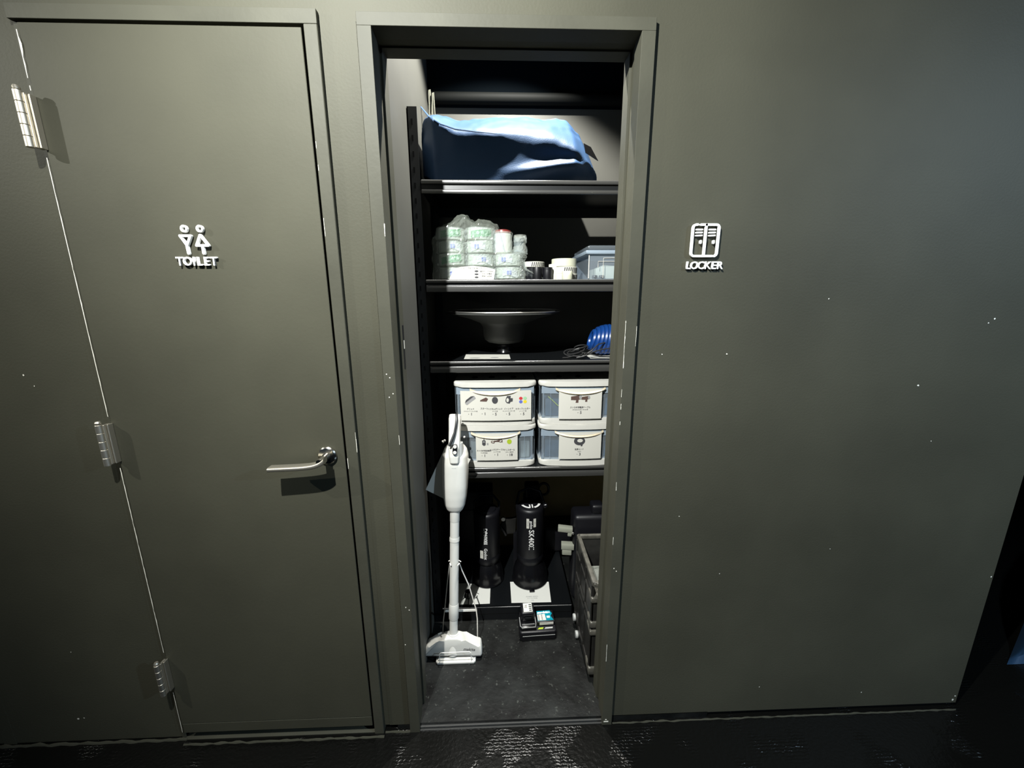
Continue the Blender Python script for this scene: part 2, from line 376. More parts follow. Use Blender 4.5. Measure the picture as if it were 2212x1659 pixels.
# ---- closet opening casing and jambs
t4 = MB()
t4.box(-0.3155, -0.2830, -0.014, 0.036, 0.0, 2.055, 0.0006, 1)
t4.box(0.3430, 0.3760, -0.014, 0.036, 0.0, 2.055, 0.0006, 1)
t4.box(-0.3155, 0.3760, -0.014, 0.036, 2.055, 2.082, 0.0006, 1)
for s, xi in ((-1, -0.2830), (1, 0.3430)):
    a = sorted((xi, xi + s * 0.03)); g = sorted((xi + s * 0.010, xi + s * 0.03)); h = sorted((xi - s * 0.002, xi + s * 0.03))
    t4.box(g[0], g[1], 0.036, 0.066, 0.02, 2.055)
    t4.box(h[0], h[1], 0.066, 0.112, 0.02, 2.055, 0.0006, 1)
t4.box(-0.283, 0.343, 0.036, 0.066, 2.065, 2.082); t4.box(-0.283, 0.343, 0.066, 0.112, 2.053, 2.082, 0.0006, 1)
tr4 = t4.build('trim_4', 'trim_paint', smooth=0, **struct)
MB().box(-0.2818, -0.2800, 0.090, 0.104, 1.24, 1.37, 0.0006, 1).build('strike_plate', 'black_plastic', tr4, smooth=0)
MB().box(-0.2802, -0.2795, 0.094, 0.101, 1.30, 1.325).build('latch_hole', 'chip_leak_white', tr4, smooth=0)
fl = MB()
def chipline(x, z0, z1, wd, y=-0.0145, gaps=0.25):
    z = z0
    while z < z1:
        dz = 0.006 + 0.03 * random.random()
        if random.random() > gaps:
            w1 = wd * (0.5 + random.random()); w2 = wd * (0.5 + random.random()); e = min(z + dz, z1)
            fl.poly([(x, y, z), (x + w1, y, z), (x + w2, y, e), (x, y, e)])
        z += dz
chipline(0.3435, 1.255, 1.385, 0.0012, gaps=0.0); chipline(0.3435, 1.09, 1.24, 0.0012, gaps=0.55); chipline(0.3435, 0.268, 0.335, 0.0015, gaps=0)
chipline(0.3437, 0.60, 1.08, 0.0010, gaps=0.88); chipline(0.3745, 1.28, 1.37, 0.0006, gaps=0.4); chipline(-0.4052, 1.02, 1.08, 0.001, gaps=.2); chipline(-0.434, 0.97, 1.01, 0.001, gaps=.1)
chipline(-0.2845, 0.90, 1.25, 0.0010, gaps=0.86); chipline(-0.317, 0.05, 0.12, 0.001, gaps=.6); chipline(-0.2845, 1.60, 1.63, 0.002, gaps=0.2); chipline(-0.433, 1.60, 1.9, 0.0007, gaps=.8)
for x, z in ((-0.306, 1.245), (-0.298, 1.235), (-0.292, 1.19), (-0.303, 1.18), (-0.30, 0.50), (-0.29, 0.49), (-0.31, 0.36), (0.360, 0.61), (0.352, 0.62)):
    fl.box(x - .0013, x + .0013, -0.0146, -0.0140, z - .0013, z + .0013)
fl.box(0.348, 0.364, -0.0146, -0.014, 0.013, 0.017); fl.box(0.353, 0.358, -0.0146, -0.014, 0.022, 0.025)
fl.build('paint_chips', 'chip_leak_white', tr4, smooth=0, kind='stuff')

# ---- closet shell
b = MB(); b.box(-0.36, 0.72, 0.0, 1.0, 0.0005, 0.022); b.build('floor_closet', 'closet_floor', smooth=0, **struct)
b = MB(); b.box(-0.283, 0.343, -0.010, 0.012, 0.0, 0.003); b.box(-0.283, 0.343, -0.006, 0.004, 0.008, 0.012, .001, 1); b.build('trim_5', 'rack_lip', smooth=0, **struct)
MB().box(-0.36, -0.303, 0.10, 1.0, 0.0, 2.80).build('wall_closet_left', 'closet_paint', smooth=0, **struct)
MB().box(0.68, 0.72, 0.10, 1.0, 0.0, 2.80).build('wall_closet_right', 'closet_paint', smooth=0, **struct)
MB().box(-0.36, 0.72, 0.94, 1.0, 0.48, 2.80).build('wall_closet_back', 'closet_paint', smooth=0, **struct)
MB().box(-0.36, 0.72, 0.94, 1.0, 0.0, 0.48).build('wall_closet_back_lower', 'beige_board', smooth=0, **struct)
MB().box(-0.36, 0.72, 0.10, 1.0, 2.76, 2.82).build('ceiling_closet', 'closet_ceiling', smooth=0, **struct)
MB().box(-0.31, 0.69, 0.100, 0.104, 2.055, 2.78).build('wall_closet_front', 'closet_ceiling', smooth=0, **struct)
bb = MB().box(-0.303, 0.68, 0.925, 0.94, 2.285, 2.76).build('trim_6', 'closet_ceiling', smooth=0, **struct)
MB().tube([(-0.303, 0.914, 2.312), (0.68, 0.914, 2.312)], 0.024, 20).build('pipe', 'pipe_black', bb)

# ================================================================ RACK
F = 0.430
rack = thing('steel_rack', 'tall black steel shelving rack filling the closet behind the open doorway', 'rack', (0, F, 0.022))
def P3(mb, name, m, parent=None, **kw): return mb.build(name, m, parent or rack, **kw)
for x0, x1, y0, y1 in ((-0.301, -0.268, 0.0, 0.003), (-0.301, -0.268, 0.447, 0.450), (0.640, 0.672, 0.0, 0.003), (0.640, 0.672, 0.447, 0.450)):
    m_ = MB(); m_.box(x0, x1, y0, y1, 0, 2.055)
    s = 1 if x0 < 0 else -1; xe = x0 if x0 < 0 else x1 - 0.003
    m_.box(xe, xe + 0.003, min(y0, 0.03) if y0 < 0.1 else y0 - 0.03, 0.033 if y0 < 0.1 else y1, 0, 2.055)
    p = P3(m_, 'post', 'rack_black', smooth=0)
    if x0 < 0 and y0 < 0.1:
        h_ = MB()
        for q in range(40): h_.box(-0.289, -0.283, -0.0006, 0.0002, 0.05 + q * 0.05, 0.068 + q * 0.05)
        h_.build('slot_holes', 'black_void', p, smooth=0, kind='stuff')
for zt in (1.851, 1.512, 1.2065, 0.762):
    z = zt - 0.022
    m_ = MB(); m_.box(-0.266, 0.638, 0.004, 0.446, z - 0.004, z - 0.0004)
    m_.box(-0.266, 0.638, 0.008, 0.012, z - 0.044, z - 0.004); m_.box(-0.266, 0.638, 0.440, 0.446, z - 0.044, z - 0.004)
    m_.box(-0.266, -0.262, 0.01, 0.44, z - 0.040, z - 0.004)
    sh = P3(m_, 'shelf', 'rack_black', smooth=0)
    big_ = 0.014 if zt > 1.8 else 0.012
    MB().box(-0.266, 0.638, -0.001, 0.010, z - big_, z + 0.0, 0.0035, 3).build('front_lip', 'rack_lip', sh)
    MB().box(-0.266, 0.638, 0.0, 0.010, z - 0.045, z - (0.031 if zt > 1.8 else 0.020), 0.0035, 3).build('front_lip', 'rack_lip', sh)
# low platform under the strobes
pf = MB().box(-0.266, 0.318, F + 0.004, F + 0.45, 0.078, 0.090, 0.002, 1)
pf.box(-0.266, 0.318, F, F + 0.012, 0.056, 0.090, 0.003, 2); pf.box(-0.266, 0.318, F + 0.004, F + 0.016, 0.022, 0.056)
pf.box(-0.266, -0.25, F + 0.02, F + 0.44, 0.022, 0.08); pf.box(0.30, 0.318, F + 0.02, F + 0.44, 0.022, 0.08)
tag(pf.build('low_platform', 'rack_black', smooth=0), 'low black platform on the closet floor carrying the studio strobes', 'platform')

# ================================================================ BAG ON THE TOP SHELF
bag = thing('fabric_bag', 'crumpled navy blue nylon bag lying on the top shelf', 'bag', (0, 0, 1.851))
def ridged(x, y, z): return 1 - abs(noise.noise((x, y, z))) * 2
def lerp_tab(tab, x):
    for (a, va), (b_, vb) in zip(tab, tab[1:]):
        if x <= b_: 
            t = (x - a) / (b_ - a); t = t * t * (3 - 2 * t); return va + (vb - va) * t
    return tab[-1][1]
TOP = [(-0.29, 0.235), (-0.262, 0.300), (-0.20, 0.283), (-0.14, 0.270), (0.05, 0.280), (0.20, 0.280), (0.27, 0.277), (0.325, 0.255), (0.365, 0.215), (0.395, 0.150)]
def bagf(u, v):
    x = -0.290 + 0.680 * u
    top = lerp_tab(TOP, x)
    endw = min(1.0, (u / 0.10) ** 0.6 if u < 0.10 else 1.0) * (min(1.0, ((1 - u) / 0.16)) ** 0.5 if u > 0.84 else 1.0)
    endw = max(endw, 0.02)
    a = v * 2 * PI - PI / 2; c, s = math.cos(a), math.sin(a); e = 0.60
    cy = 0.655; hy = 0.205 * (0.35 + 0.65 * endw); hz = top / 2 * ((0.25 + 0.75 * endw) if u < .5 else (0.62 + 0.38 * endw)); cz = hz + 0.002 + (top / 2 - hz) * 0.7
    y = cy - hy * math.copysign(abs(c) ** e, c); z = cz + hz * math.copysign(abs(s) ** e, s)
    if c > 0:   # front side: upper half slopes back above a sagging fold, lower half hangs below it
        t = max(0, min(1, z / max(top, 0.01)))
        fold = 0.56 + 0.14 * math.exp(-((x + 0.26) / 0.08) ** 2) - 0.10 * max(0, (x + 0.05) / 0.25) - 0.12 * max(0, (x - 0.20) / 0.14) + 0.008 * noise.noise((x * 14, 2, 2))
        d = t - fold
        y = (F + 0.012) + 0.215 * max(0, d / (1.02 - fold)) ** 1.15 if d > 0 else F + 0.014
        if d <= 0:
            k_ = min(1, -d / 0.06); y += 0.034 * k_ * k_ * (3 - 2 * k_)
            cen = 0.16 + 0.40 * (x - 0.12); xr = max(0, min(1, (x + 0.02) / 0.28)); xr = xr * xr * (3 - 2 * xr)
            dd = (t - cen) / 0.10
            y += xr * ((-0.040 * math.exp(-dd * dd)) if t < cen else (-0.040 * math.exp(-(dd * 1.7) ** 2)))
        y += (1 - endw) * 0.16
        n1 = ridged(x * 7 + z * 14, z * 26 - x * 10, 1.3); n2 = ridged(x * 24 - z * 9, z * 34 + x * 16, 4.1)
        amp = 0.9 if d > 0 else 0.15
        y -= (0.009 * n1 + 0.0025 * n2 - 0.006) * amp * endw
        if c < 0.25: y = y * (c / 0.25) + (cy) * (1 - c / 0.25) if s < 0 else y
    if s > 0:
        z += (0.007 * ridged(x * 8, y * 10, 2) + 0.003 * ridged(x * 30, y * 12, 8) - 0.005) * s * endw
    y = max(y, F + 0.004)
    return (x, y, max(z, 0.001))
b = MB(); b.grid(bagf, 150, 110, cv=True)
bmesh.ops.holes_fill(b.bm, edges=[e for e in b.bm.edges if e.is_boundary])
for _ in range(4): bmesh.ops.smooth_vert(b.bm, verts=b.bm.verts[:], factor=0.5, use_axis_x=True, use_axis_y=True, use_axis_z=True)
b.build('bag_body', 'navy_nylon', bag, smooth=60)
MB().tube([(-0.268, 0.52, 0.262), (-0.235, 0.478, 0.215), (-0.19, 0.448, 0.180), (-0.14, 0.440, 0.162), (-0.06, 0.440, 0.154), (0.02, 0.441, 0.148)], [0.003, .005, .006, .006, .005, .002], 8, flat=.5).build('zip_flap', 'navy_nylon', bag)
MB().prism([(0.308, 0.126), (0.316, 0.096), (0.362, 0.070), (0.334, 0.114)], 0.452, 0.456, 'Y').build('strap_end', 'black_plastic', bag, smooth=0)
for dx, h_ in ((0.0, 0.395), (0.013, 0.385)):
    tag(MB().tube([(-0.262 + dx, 0.70, 1.851 + .18), (-0.266 + dx, 0.70, 1.851 + .30), (-0.264 + dx, 0.70, 1.851 + h_), (-0.260 + dx, 0.705, 1.851 + h_ + .005), (-0.258 + dx, 0.71, 1.851 + .30), (-0.257 + dx, 0.71, 1.851 + .18)], 0.0022, 6).build('cord_loop', 'pale_rope'),
        'pale cord loop standing behind the left end of the blue bag, ' + ('left one' if dx == 0 else 'right one'), 'cord', 'pale cord loops behind the blue bag')

# ================================================================ SHELF 2: WRAPPED TAPE ROLLS
Z2 = 1.5125
def wrapped(r, h, labelmat, kind, seed, cream='tape_cream'):
    t = thing('wrapped_tape_roll', '', 'tape roll')
    MB().lathe([(r * .45, .002), (r * .96, 0.0015), (r, 0.004), (r, h - .004), (r * .96, h - .0015), (r * .45, h - .002), (r * .45, .002)], 36, cap=False).build('tape', cream, t)
    rr = r + 0.0030
    def lab(u, v):
        a = -PI / 2 + (u - 0.5) * (1.15 if kind != 'band' else 1.6) + (0.25 if seed % 2 else -0.12)
        z = h * (0.22 + 0.56 * v) + (0.010 * (u - .5) if kind == 'band' else -0.004 * math.sin(u * 5 + seed))
        q = rr + 0.0006 + 0.0012 * noise.noise((u * 4, v * 3, seed))
        return (q * math.cos(a), q * math.sin(a), z)
    lb = MB(); lb.grid(lab, 16, 6); lo = lb.build('wrapper_label', labelmat, t)
    pm = MB(); rng = random.Random(seed)
    if kind == 'band':
        for q in range(3):
            a = -PI / 2 - 0.35 + q * 0.34; z = h * .5 + (0.010 * ((a + PI / 2) / 1.6)); rad = rr + .0024
            pm.poly([(rad * math.cos(a + dx / rad), rad * math.sin(a + dx / rad), z + dz) for dx, dz in ((-.005, -.005), (.005, -.005), (.006, .002), (.0, .008), (-.006, .003))])
        pm.build('leaf_print', 'ink_light_green', lo, smooth=0)
    else:
        a = -PI / 2 + (0.25 if seed % 2 else -0.12) - 0.15; rad = rr + .0026
        for q in range(2):
            aa = a + q * .17
            pm.poly([(rad * math.cos(aa + dx / rad), rad * math.sin(aa + dx / rad), h * .5 + dz) for dx, dz in ((-.0035, -.007), (.0035, -.007), (.0035, .008), (-.0035, .008))])
        pm.build('blue_print', 'ink_blue', lo, smooth=0)
    def wrap(u, v):
        a = u * 2 * PI; zz = -0.002 + (h + 0.004) * v
        d = 0.0045 + 0.006 * abs(noise.noise((math.cos(a) * 3 + seed, math.sin(a) * 3, v * 3))) + 0.004 * noise.noise((math.cos(a) * 9, math.sin(a) * 9 + seed, v * 6)) + 0.0025 * ridged(math.cos(a) * 14 + v * 9, math.sin(a) * 14 + seed, v * 8)
        if v > .95 or v < .05: d -= 0.010
        return ((r + d) * math.cos(a), (r + d) * math.sin(a), zz)
    MB().grid(wrap, 64, 12, cu=True).build('plastic_wrap', 'film', t, smooth=0)
    return t
GRP = 'tape rolls wrapped in clear film in one pile on the second shelf'
cols = {(0, 0): ('paper', 'blue'), (0, 1): ('ink_green', 'band'), (0, 2): ('paper', 'blue'), (0, 3): ('ink_green', 'band'),
        (1, 0): ('paper', 'blue'), (1, 1): ('paper', 'blue'), (1, 2): ('paper', 'blue'), (1, 3): ('ink_green', 'band'),
        (2, 0): ('paper', 'blue'), (2, 1): ('paper', 'blue')}
names_c = ('left stack', 'middle stack', 'right stack'); lv = ('bottom', 'second lowest', 'second highest', 'top')
proto = {}
for (ci, ri), (lm, kd) in cols.items():
    key = (kd, (ci + ri) % 2)
    r = 0.0485
    if key not in proto: proto[key] = o = wrapped(r, 0.0445, lm, kd, 3 + ci * 5 + ri)
    else: o = copy_tree(proto[key])
    o.location = (-0.176 + 0.1115 * ci + random.uniform(-.003, .003) - (0.004 if ci == 2 else 0), 0.520 + random.uniform(-.006, .008), Z2 + 0.003 + ri * 0.0470 + (0.002 if ri else 0))
    o.rotation_euler = (random.uniform(-.03, .03), random.uniform(-.05, .05), random.uniform(-.3, .3))
    lvl = lv[ri] if ci < 2 else ('bottom', 'top')[ri]
    o['label'] = f"film-wrapped tape roll with {'green band' if kd == 'band' else 'blue-printed slip'}, {lvl} of {names_c[ci]}"
    o['category'] = 'tape roll'; o['group'] = GRP
# upright white roll with a red top, and clear bottle behind
o = thing('wrapped_bottle', 'white wrapped roll with dark red top standing on right stack of tape', 'roll', (0.020, 0.530, Z2 + 0.099))
MB().lathe([(0.033, 0), (0.036, .004), (0.036, 0.068), (0.031, 0.074)], 28).build('body', 'tape_white', o)
MB().lathe([(0.031, 0.073), (0.034, 0.076), (0.032, 0.085), (0.020, 0.089)], 28).build('cap', 'red_cap', o)
MB().grid(lambda u, v: ((0.039 + .004 * noise.noise((math.cos(u * 6.283) * 3, math.sin(u * 6.283) * 3, v * 5))) * math.cos(u * 6.283), (0.039 + .004 * noise.noise((math.cos(u * 6.283) * 3, math.sin(u * 6.283) * 3, v * 5))) * math.sin(u * 6.283), 0.004 + .075 * v), 24, 7, cu=True).build('plastic_wrap', 'film', o, smooth=0)
o = thing('empty_wrapper', 'empty clear crumpled plastic wrapper standing right of the red-topped roll', 'wrapper', (0.088, 0.535, Z2 + 0.099))
def emp(u, v):
    a = u * 2 * PI; rr = (0.030 - 0.006 * v) + 0.004 * noise.noise((math.cos(a) * 4, math.sin(a) * 4, v * 7)) - (.006 if .45 < v < .6 else 0)
    return (rr * math.cos(a), rr * math.sin(a), 0.070 * v)
MB().grid(emp, 26, 12, cu=True).build('film_body', 'film', o, smooth=0)
MB().grid(lambda u, v: (-0.004 + .021 * math.cos(u * 6.28), .021 * math.sin(u * 6.28), 0.008 + 0.05 * v), 20, 3, cu=True).build('paper_core', 'content_grey', o)
# loose film over the pile
o = MB()
def drape(u, v):
    x = -0.240 + 0.345 * u
    zt = lerp_tab([(-0.25, 0.150), (-0.19, 0.198), (-0.125, 0.228), (-0.08, 0.208), (-0.03, 0.205), (0.0, 0.19), (0.03, 0.105), (0.12, 0.095)], x) - 0.006
    if v < 0.6:
        t = v / 0.6; y = 0.4515 - 0.004 * ridged(x * 22, t * 7, 5) - 0.003 * ridged(x * 60, t * 16, 9); z = zt * t + 0.001
        y += 0.010 * t ** 4; x += 0.010 * noise.noise((x * 9, t * 5, 3))
    else:
        t = (v - 0.6) / 0.4; y = 0.4615 + 0.11 * t; z = zt + (0.014 * ridged(x * 18, y * 14, 3) + 0.007 * ridged(x * 45, y * 30, 6)) * min(1, t * 4) - 0.03 * t ** 3
    return (x, max(y, F + .008), Z2 + z)
o.grid(drape, 110, 60); tag(o.build('plastic_film', 'thin_film', smooth=0), 'loose crinkled clear film draped over the pile of tape rolls', 'plastic film')
o = MB()
def tail(u, v):
    x = 0.10 + 0.075 * u; return (x, 0.462 + 0.05 * v + 0.004 * noise.noise((u * 7, v * 5, 0)), Z2 + 0.002 + (0.045 * (1 - u)) * (1 - abs(v - .3)) + 0.004 * ridged(u * 6, v * 6, 1))
o.grid(tail, 14, 8); tag(o.build('plastic_film', 'film', smooth=0), 'thin tail of clear film trailing right of the tape pile', 'plastic film')
# printed card
card = thing('printed_card', 'white printed card leaning against the tape rolls on the second shelf', 'card', (-0.091, 0.4405, Z2), (math.radians(-6), 0, 0))
MB().prism([(-0.090, 0), (0.076, 0), (0.082, 0.036), (0.050, 0.044), (0.0, 0.050), (-0.045, 0.046), (-0.072, 0.038)], 0, 0.0008, 'Y').build('card_sheet', 'paper', card, smooth=0)
pr = MB(); pr.text('このテープをご利用ください', 0.0082, T((-0.002, -0.0004, 0.0395)) @ FACE)
for q, (tx, zz) in enumerate((('巻きテープ 50mm', 0.030), ('スタジオ備品', 0.021), ('使用後は返却', 0.012))): pr.text(tx, 0.0062, T((0.050, -0.0004, zz - .001)) @ FACE, offset=.0001)
for zz in (0.030, 0.019, 0.008):
    pr.poly([(0.012 + 0.0075 * math.cos(a * PI / 6), -0.0004, zz + 0.0035 * math.sin(a * PI / 6)) for a in range(12)][::-1])
pr.build('printed_text', 'ink', card, smooth=0)

# small rolls right of the pile
def plain_roll(loc, r, h, m, lab_, name='tape_roll', stripe=None, group='loose tape rolls and canisters on the second shelf', hole=0.5, cat='tape roll', lid=None):
    t = thing(name, lab_, cat, loc)
    MB().lathe([(r * hole, 0.0), (r * .97, 0.0), (r, 0.0015), (r, h - .0015), (r * .97, h), (r * hole, h), (r * hole, 0)], 36, cap=False).build('tape' if name == 'tape_roll' else 'body', m, t)
    if hole > 0.2: MB().lathe([(r * hole * .98, 0.0005), (r * hole * .98, h - .0005)], 28, cap=False).build('core', 'dim_paper', t)
    if stripe:
        s_ = MB(); q = r + 0.0006
        for k in range(9):
            a = -PI / 2 - 0.25 + k * 0.17
            s_.poly([(q * math.cos(a + d), q * math.sin(a + d), z) for d, z in ((0, h * .12), (0.085, h * .12), (0.155, h * .88), (0.07, h * .88))])
        s_.build('stripes', 'ink', t, smooth=0)
    if lid: MB().lathe([(r * 1.04, h - lid), (r * 1.04, h - .001), (r, h)], 32).build('lid', m, t)
    return t
plain_roll((0.142, 0.560, Z2 + 0.050), 0.045, 0.021, 'tape_white', 'white striped tape roll on top of the black roll beside the pile', stripe=True)
plain_roll((0.150, 0.560, Z2), 0.044, 0.050, 'tape_black', 'black tape roll beneath the white striped roll')
plain_roll((0.198, 0.575, Z2 + 0.001), 0.036, 0.050, 'tape_white', 'white striped tape roll partly hidden behind the two black canisters', stripe=True)
plain_roll((0.150, 0.475, Z2), 0.0180, 0.045, 'black_plastic', 'small black canister, the left one, in front of the striped rolls', 'canister', hole=0.02, cat='canister')
plain_roll((0.189, 0.472, Z2), 0.0185, 0.045, 'black_plastic', 'small black canister with lid, the right one, beside the white rolls', 'canister', hole=0.02, cat='canister', lid=0.010)
plain_roll((0.216, 0.500, Z2), 0.0190, 0.058, 'tape_white', 'slim white roll standing right behind the right black canister', hole=0.6)
for k, (dz, hh, lb_, st) in enumerate(((0.0, 0.022, 'white striped tape roll, bottom of the right-hand stack of three', True), (0.0222, 0.026, 'white striped tape roll, middle of the right-hand stack of three', True), (0.0484, 0.030, 'plain cream tape roll on top of the right-hand stack of three', False))):
    plain_roll((0.262 - 0.004 * (k == 2), 0.515, Z2 + dz), 0.0490 - 0.001 * (k == 1) - .0005 * k, hh, 'tape_white' if st else 'tape_cream', lb_, stripe=st)
plain_roll((0.262, 0.455, Z2), 0.0200, 0.030, 'tape_cream', 'small cream roll in front of the right-hand stack of rolls', hole=0.5)

# clear storage box
cb = thing('clear_storage_box', 'clear plastic storage box with clipped lid at the right end of the second shelf', 'storage box', (0.445, 0.60, Z2))
x0, x1, y0, y1 = -0.100, 0.100, -0.135, 0.135
m_ = MB()
for a, c_, d, e in ((x0, x0 + .002, y0, y1), (x1 - .002, x1, y0, y1), (x0, x1, y0, y0 + .002), (x0, x1, y1 - .002, y1)): m_.box(a, c_, d, e, 0, 0.098)
m_.box(x0, x1, y0, y1, 0, 0.002); m_.build('box_body', 'clear_plastic', cb, smooth=0)
MB().box(x0 - 0.014, x1 + 0.014, y0 - 0.012, y1 + 0.012, 0.092, 0.106, 0.003, 2).build('rim', 'frost_band', cb)
MB().box(x0 - 0.006, x1 + 0.006, y0 - 0.006, y1 + 0.006, 0.106, 0.124, 0.006, 2).build('lid', 'clear_plastic', cb)
m_ = MB(); m_.tube([(-0.045, y0 - .002, 0.006), (-0.045, y0 - .002, 0.078), (0.06, y0 - .002, 0.080), (0.06, y0 - .002, 0.006)], 0.0013, 6)
m_.tube([(-0.065, y0 - .002, 0.045), (-0.065, y0 - .002, 0.066), (0.04, y0 - .002, 0.066)], 0.0011, 6); m_.tube([(x0, y0 - .002, 0.004), (x0, y0 - .002, 0.09)], 0.002, 6); m_.build('moulded_rib', 'white_plastic', cb)
tag(MB().prism([(-0.07, 0.002), (0.08, 0.002), (0.08, 0.056), (0.01, 0.050), (-0.04, 0.054), (-0.072, 0.04)], 0.485, 0.60, 'Y', 0.004, T((0.448, 0, Z2 + .001))).build('packet', 'tape_cream'), 'cream paper packet inside the clear storage box', 'packet')
for k in range(2): MB().lathe([(0.010, 0), (0.011, .003), (0.011, .010), (0.009, .013)], 16, T((-0.073 + 0.026 * k, -0.124, .003))).build('knob', 'rack_black', cb)

# ================================================================ SHELF 3
Z3 = 1.207
bd = thing('beauty_dish', 'wide black dish-shaped light reflector standing face up on the third shelf', 'light reflector', (0.025, 0.665, Z3))
R0 = 0.240
MB().lathe([(0.034, 0.0), (0.036, 0.004), (0.033, 0.010), (0.030, 0.026), (0.034, 0.030), (0.036, 0.036), (0.030, 0.042)], 40).build('mount_ring', 'black_gloss', bd)
MB().lathe([(0.030, 0.040), (0.070, 0.048), (0.086, 0.060), (0.091, 0.080), (0.094, 0.115), (0.105, 0.132), (0.150, 0.150), (0.200, 0.164), (R0, 0.174), (R0 + .001, 0.181), (R0 - .004, 0.181), (0.195, 0.169), (0.10, 0.14), (0.085, 0.12), (0.08, 0.065), (0.02, 0.050)], 72, cap=False).build('dish', 'black_crinkle', bd)
MB().tube([((R0 + .0005) * math.cos(2 * PI * k / 72), (R0 + .0005) * math.sin(2 * PI * k / 72), 0.183) for k in range(72)], 0.0028, 8, closed=True).build('rim', 'silver', bd)
def paper(name, label, pts, z, m='paper', text=(), th=0.0006, group=None, cat='paper'):
    cx_ = sum(p[0] for p in pts) / len(pts); cy_ = sum(p[1] for p in pts) / len(pts)
    t = thing(name, label, cat, (cx_, cy_, z), group=group)
    MB().prism([(p[0] - cx_, p[1] - cy_) for p in pts], 0.0003, th, 'Z').build('sheet', m, t, smooth=0)
    if text:
        pm = MB()
        for s, size, x, y in text: pm.text(s, size, T((x - cx_, y - cy_, th + 0.0003)))
        pm.build('printed_text', 'ink_grey', t, smooth=0)
    return t, cx_, cy_
G3 = 'white label sheets on the shelves'
t, cx_, cy_ = paper('label_sheet', 'white label sheet under the black dish reflector', [(-0.139, 0.485), (0.047, 0.475), (0.045, 0.60), (-0.141, 0.612)], Z3, group=G3)
m_ = MB(); m_.poly([(-0.05 + .022 * math.cos(a * PI / 8), -0.035 + .009 * math.sin(a * PI / 8), .001) for a in range(16)]); m_.poly([(0.03 + .017 * math.cos(a * PI / 8), -0.03 + .010 * math.sin(a * PI / 8), .001) for a in range(16)]); m_.build('picture', 'ink_grey', t, smooth=0)
t, cx_, cy_ = paper('label_sheet', 'white label sheet under the cables at the right end of the third shelf', [(0.366, 0.469), (0.55, 0.462), (0.55, 0.592), (0.369, 0.599)], Z3, group=G3)
m_ = MB(); m_.poly([(-0.02 + .03 * math.cos(a * PI / 8), -0.03 + .006 * math.sin(a * PI / 8), .001) for a in range(16)]); m_.build('picture', 'ink', t, smooth=0)
# blue coiled bundle and cables
bl = thing('blue_coil', 'bundle of bright blue coiled strap at the right end of the third shelf', 'strap coil', (0.452, 0.56, Z3 + 0.052))
for k in range(9):
    rr = 0.052 * math.sqrt(max(0.15, 1 - ((k - 4) / 5.2) ** 2)); xx = (k - 4) * 0.0150
    MB().tube([(xx + 0.010 * math.sin(a * PI / 12), rr * math.cos(a * PI / 12), rr * 1.05 * math.sin(a * PI / 12) + 0.014) for a in range(24)], 0.0098, 8, closed=True).build('strap_loop', 'blue_cord', bl)
cbl = MB()
for k in range(4):
    cxx, cyy, rr = 0.305 + 0.012 * k, 0.512 + 0.008 * k, 0.032 - 0.003 * k
    cbl.tube([(cxx + rr * 1.2 * math.cos(a * PI / 14), cyy + rr * .6 * math.sin(a * PI / 14), Z3 + 0.006 + 0.006 * k + 0.012 * (1 + math.sin(a * PI / 14 + k))) for a in range(28)], 0.0026, 6, closed=True)
cbl.tube([(0.255, 0.475, Z3 + .003), (0.275, 0.478, Z3 + .004), (0.30, 0.480, Z3 + .010), (0.33, 0.476, Z3 + .006), (0.37, 0.475, Z3 + .030), (0.40, 0.485, Z3 + .055), (0.43, 0.50, Z3 + .06)], 0.0027, 6)
cbl.tube([(0.31, 0.470, Z3 + .003), (0.34, 0.468, Z3 + .010), (0.375, 0.468, Z3 + .026), (0.41, 0.475, Z3 + .035), (0.46, 0.49, Z3 + .04)], 0.0027, 6)
cbl.tube([(0.33, 0.466, Z3 + .025), (0.36, 0.463, Z3 + .020), (0.40, 0.462, Z3 + .010), (0.45, 0.470, Z3 + .006), (0.50, 0.49, Z3 + .005)], 0.0027, 6)
tag(cbl.build('power_cable', 'black_cord'), 'tangled black cable lying in front of the blue coil on the third shelf', 'cable')

# ================================================================ SHELF 4: STACKED DRAWER UNITS
Z4 = 0.7625
DW, DD, DH = 0.330, 0.400, 0.1800
SAG = 0.013
def front_y(x, w=DW): return -SAG * (1 - (2 * x / w) ** 2)
def plan(w, d, off=0.0, r=0.018):
    p = []; hw = w / 2 - off
    for i in range(17):
        x = -hw + r + (2 * hw - 2 * r) * i / 16; p.append((x, front_y(x, w) + off))
    p += [(hw - r * .3, front_y(hw, w) + off + r * .35), (hw, front_y(hw, w) + off + r), (hw, d - off), (-hw, d - off), (-hw, front_y(hw, w) + off + r), (-hw + r * .3, front_y(hw, w) + off + r * .35)]
    return p
def strip(mb, x0, x1, z0, z1, off, th=0.0, n=14):
    mb.grid(lambda u, v: (x0 + (x1 - x0) * u, front_y(x0 + (x1 - x0) * u) + off, (z0(u) if callable(z0) else z0) + ((z1(u) if callable(z1) else z1) - (z0(u) if callable(z0) else z0)) * v), n, 2)
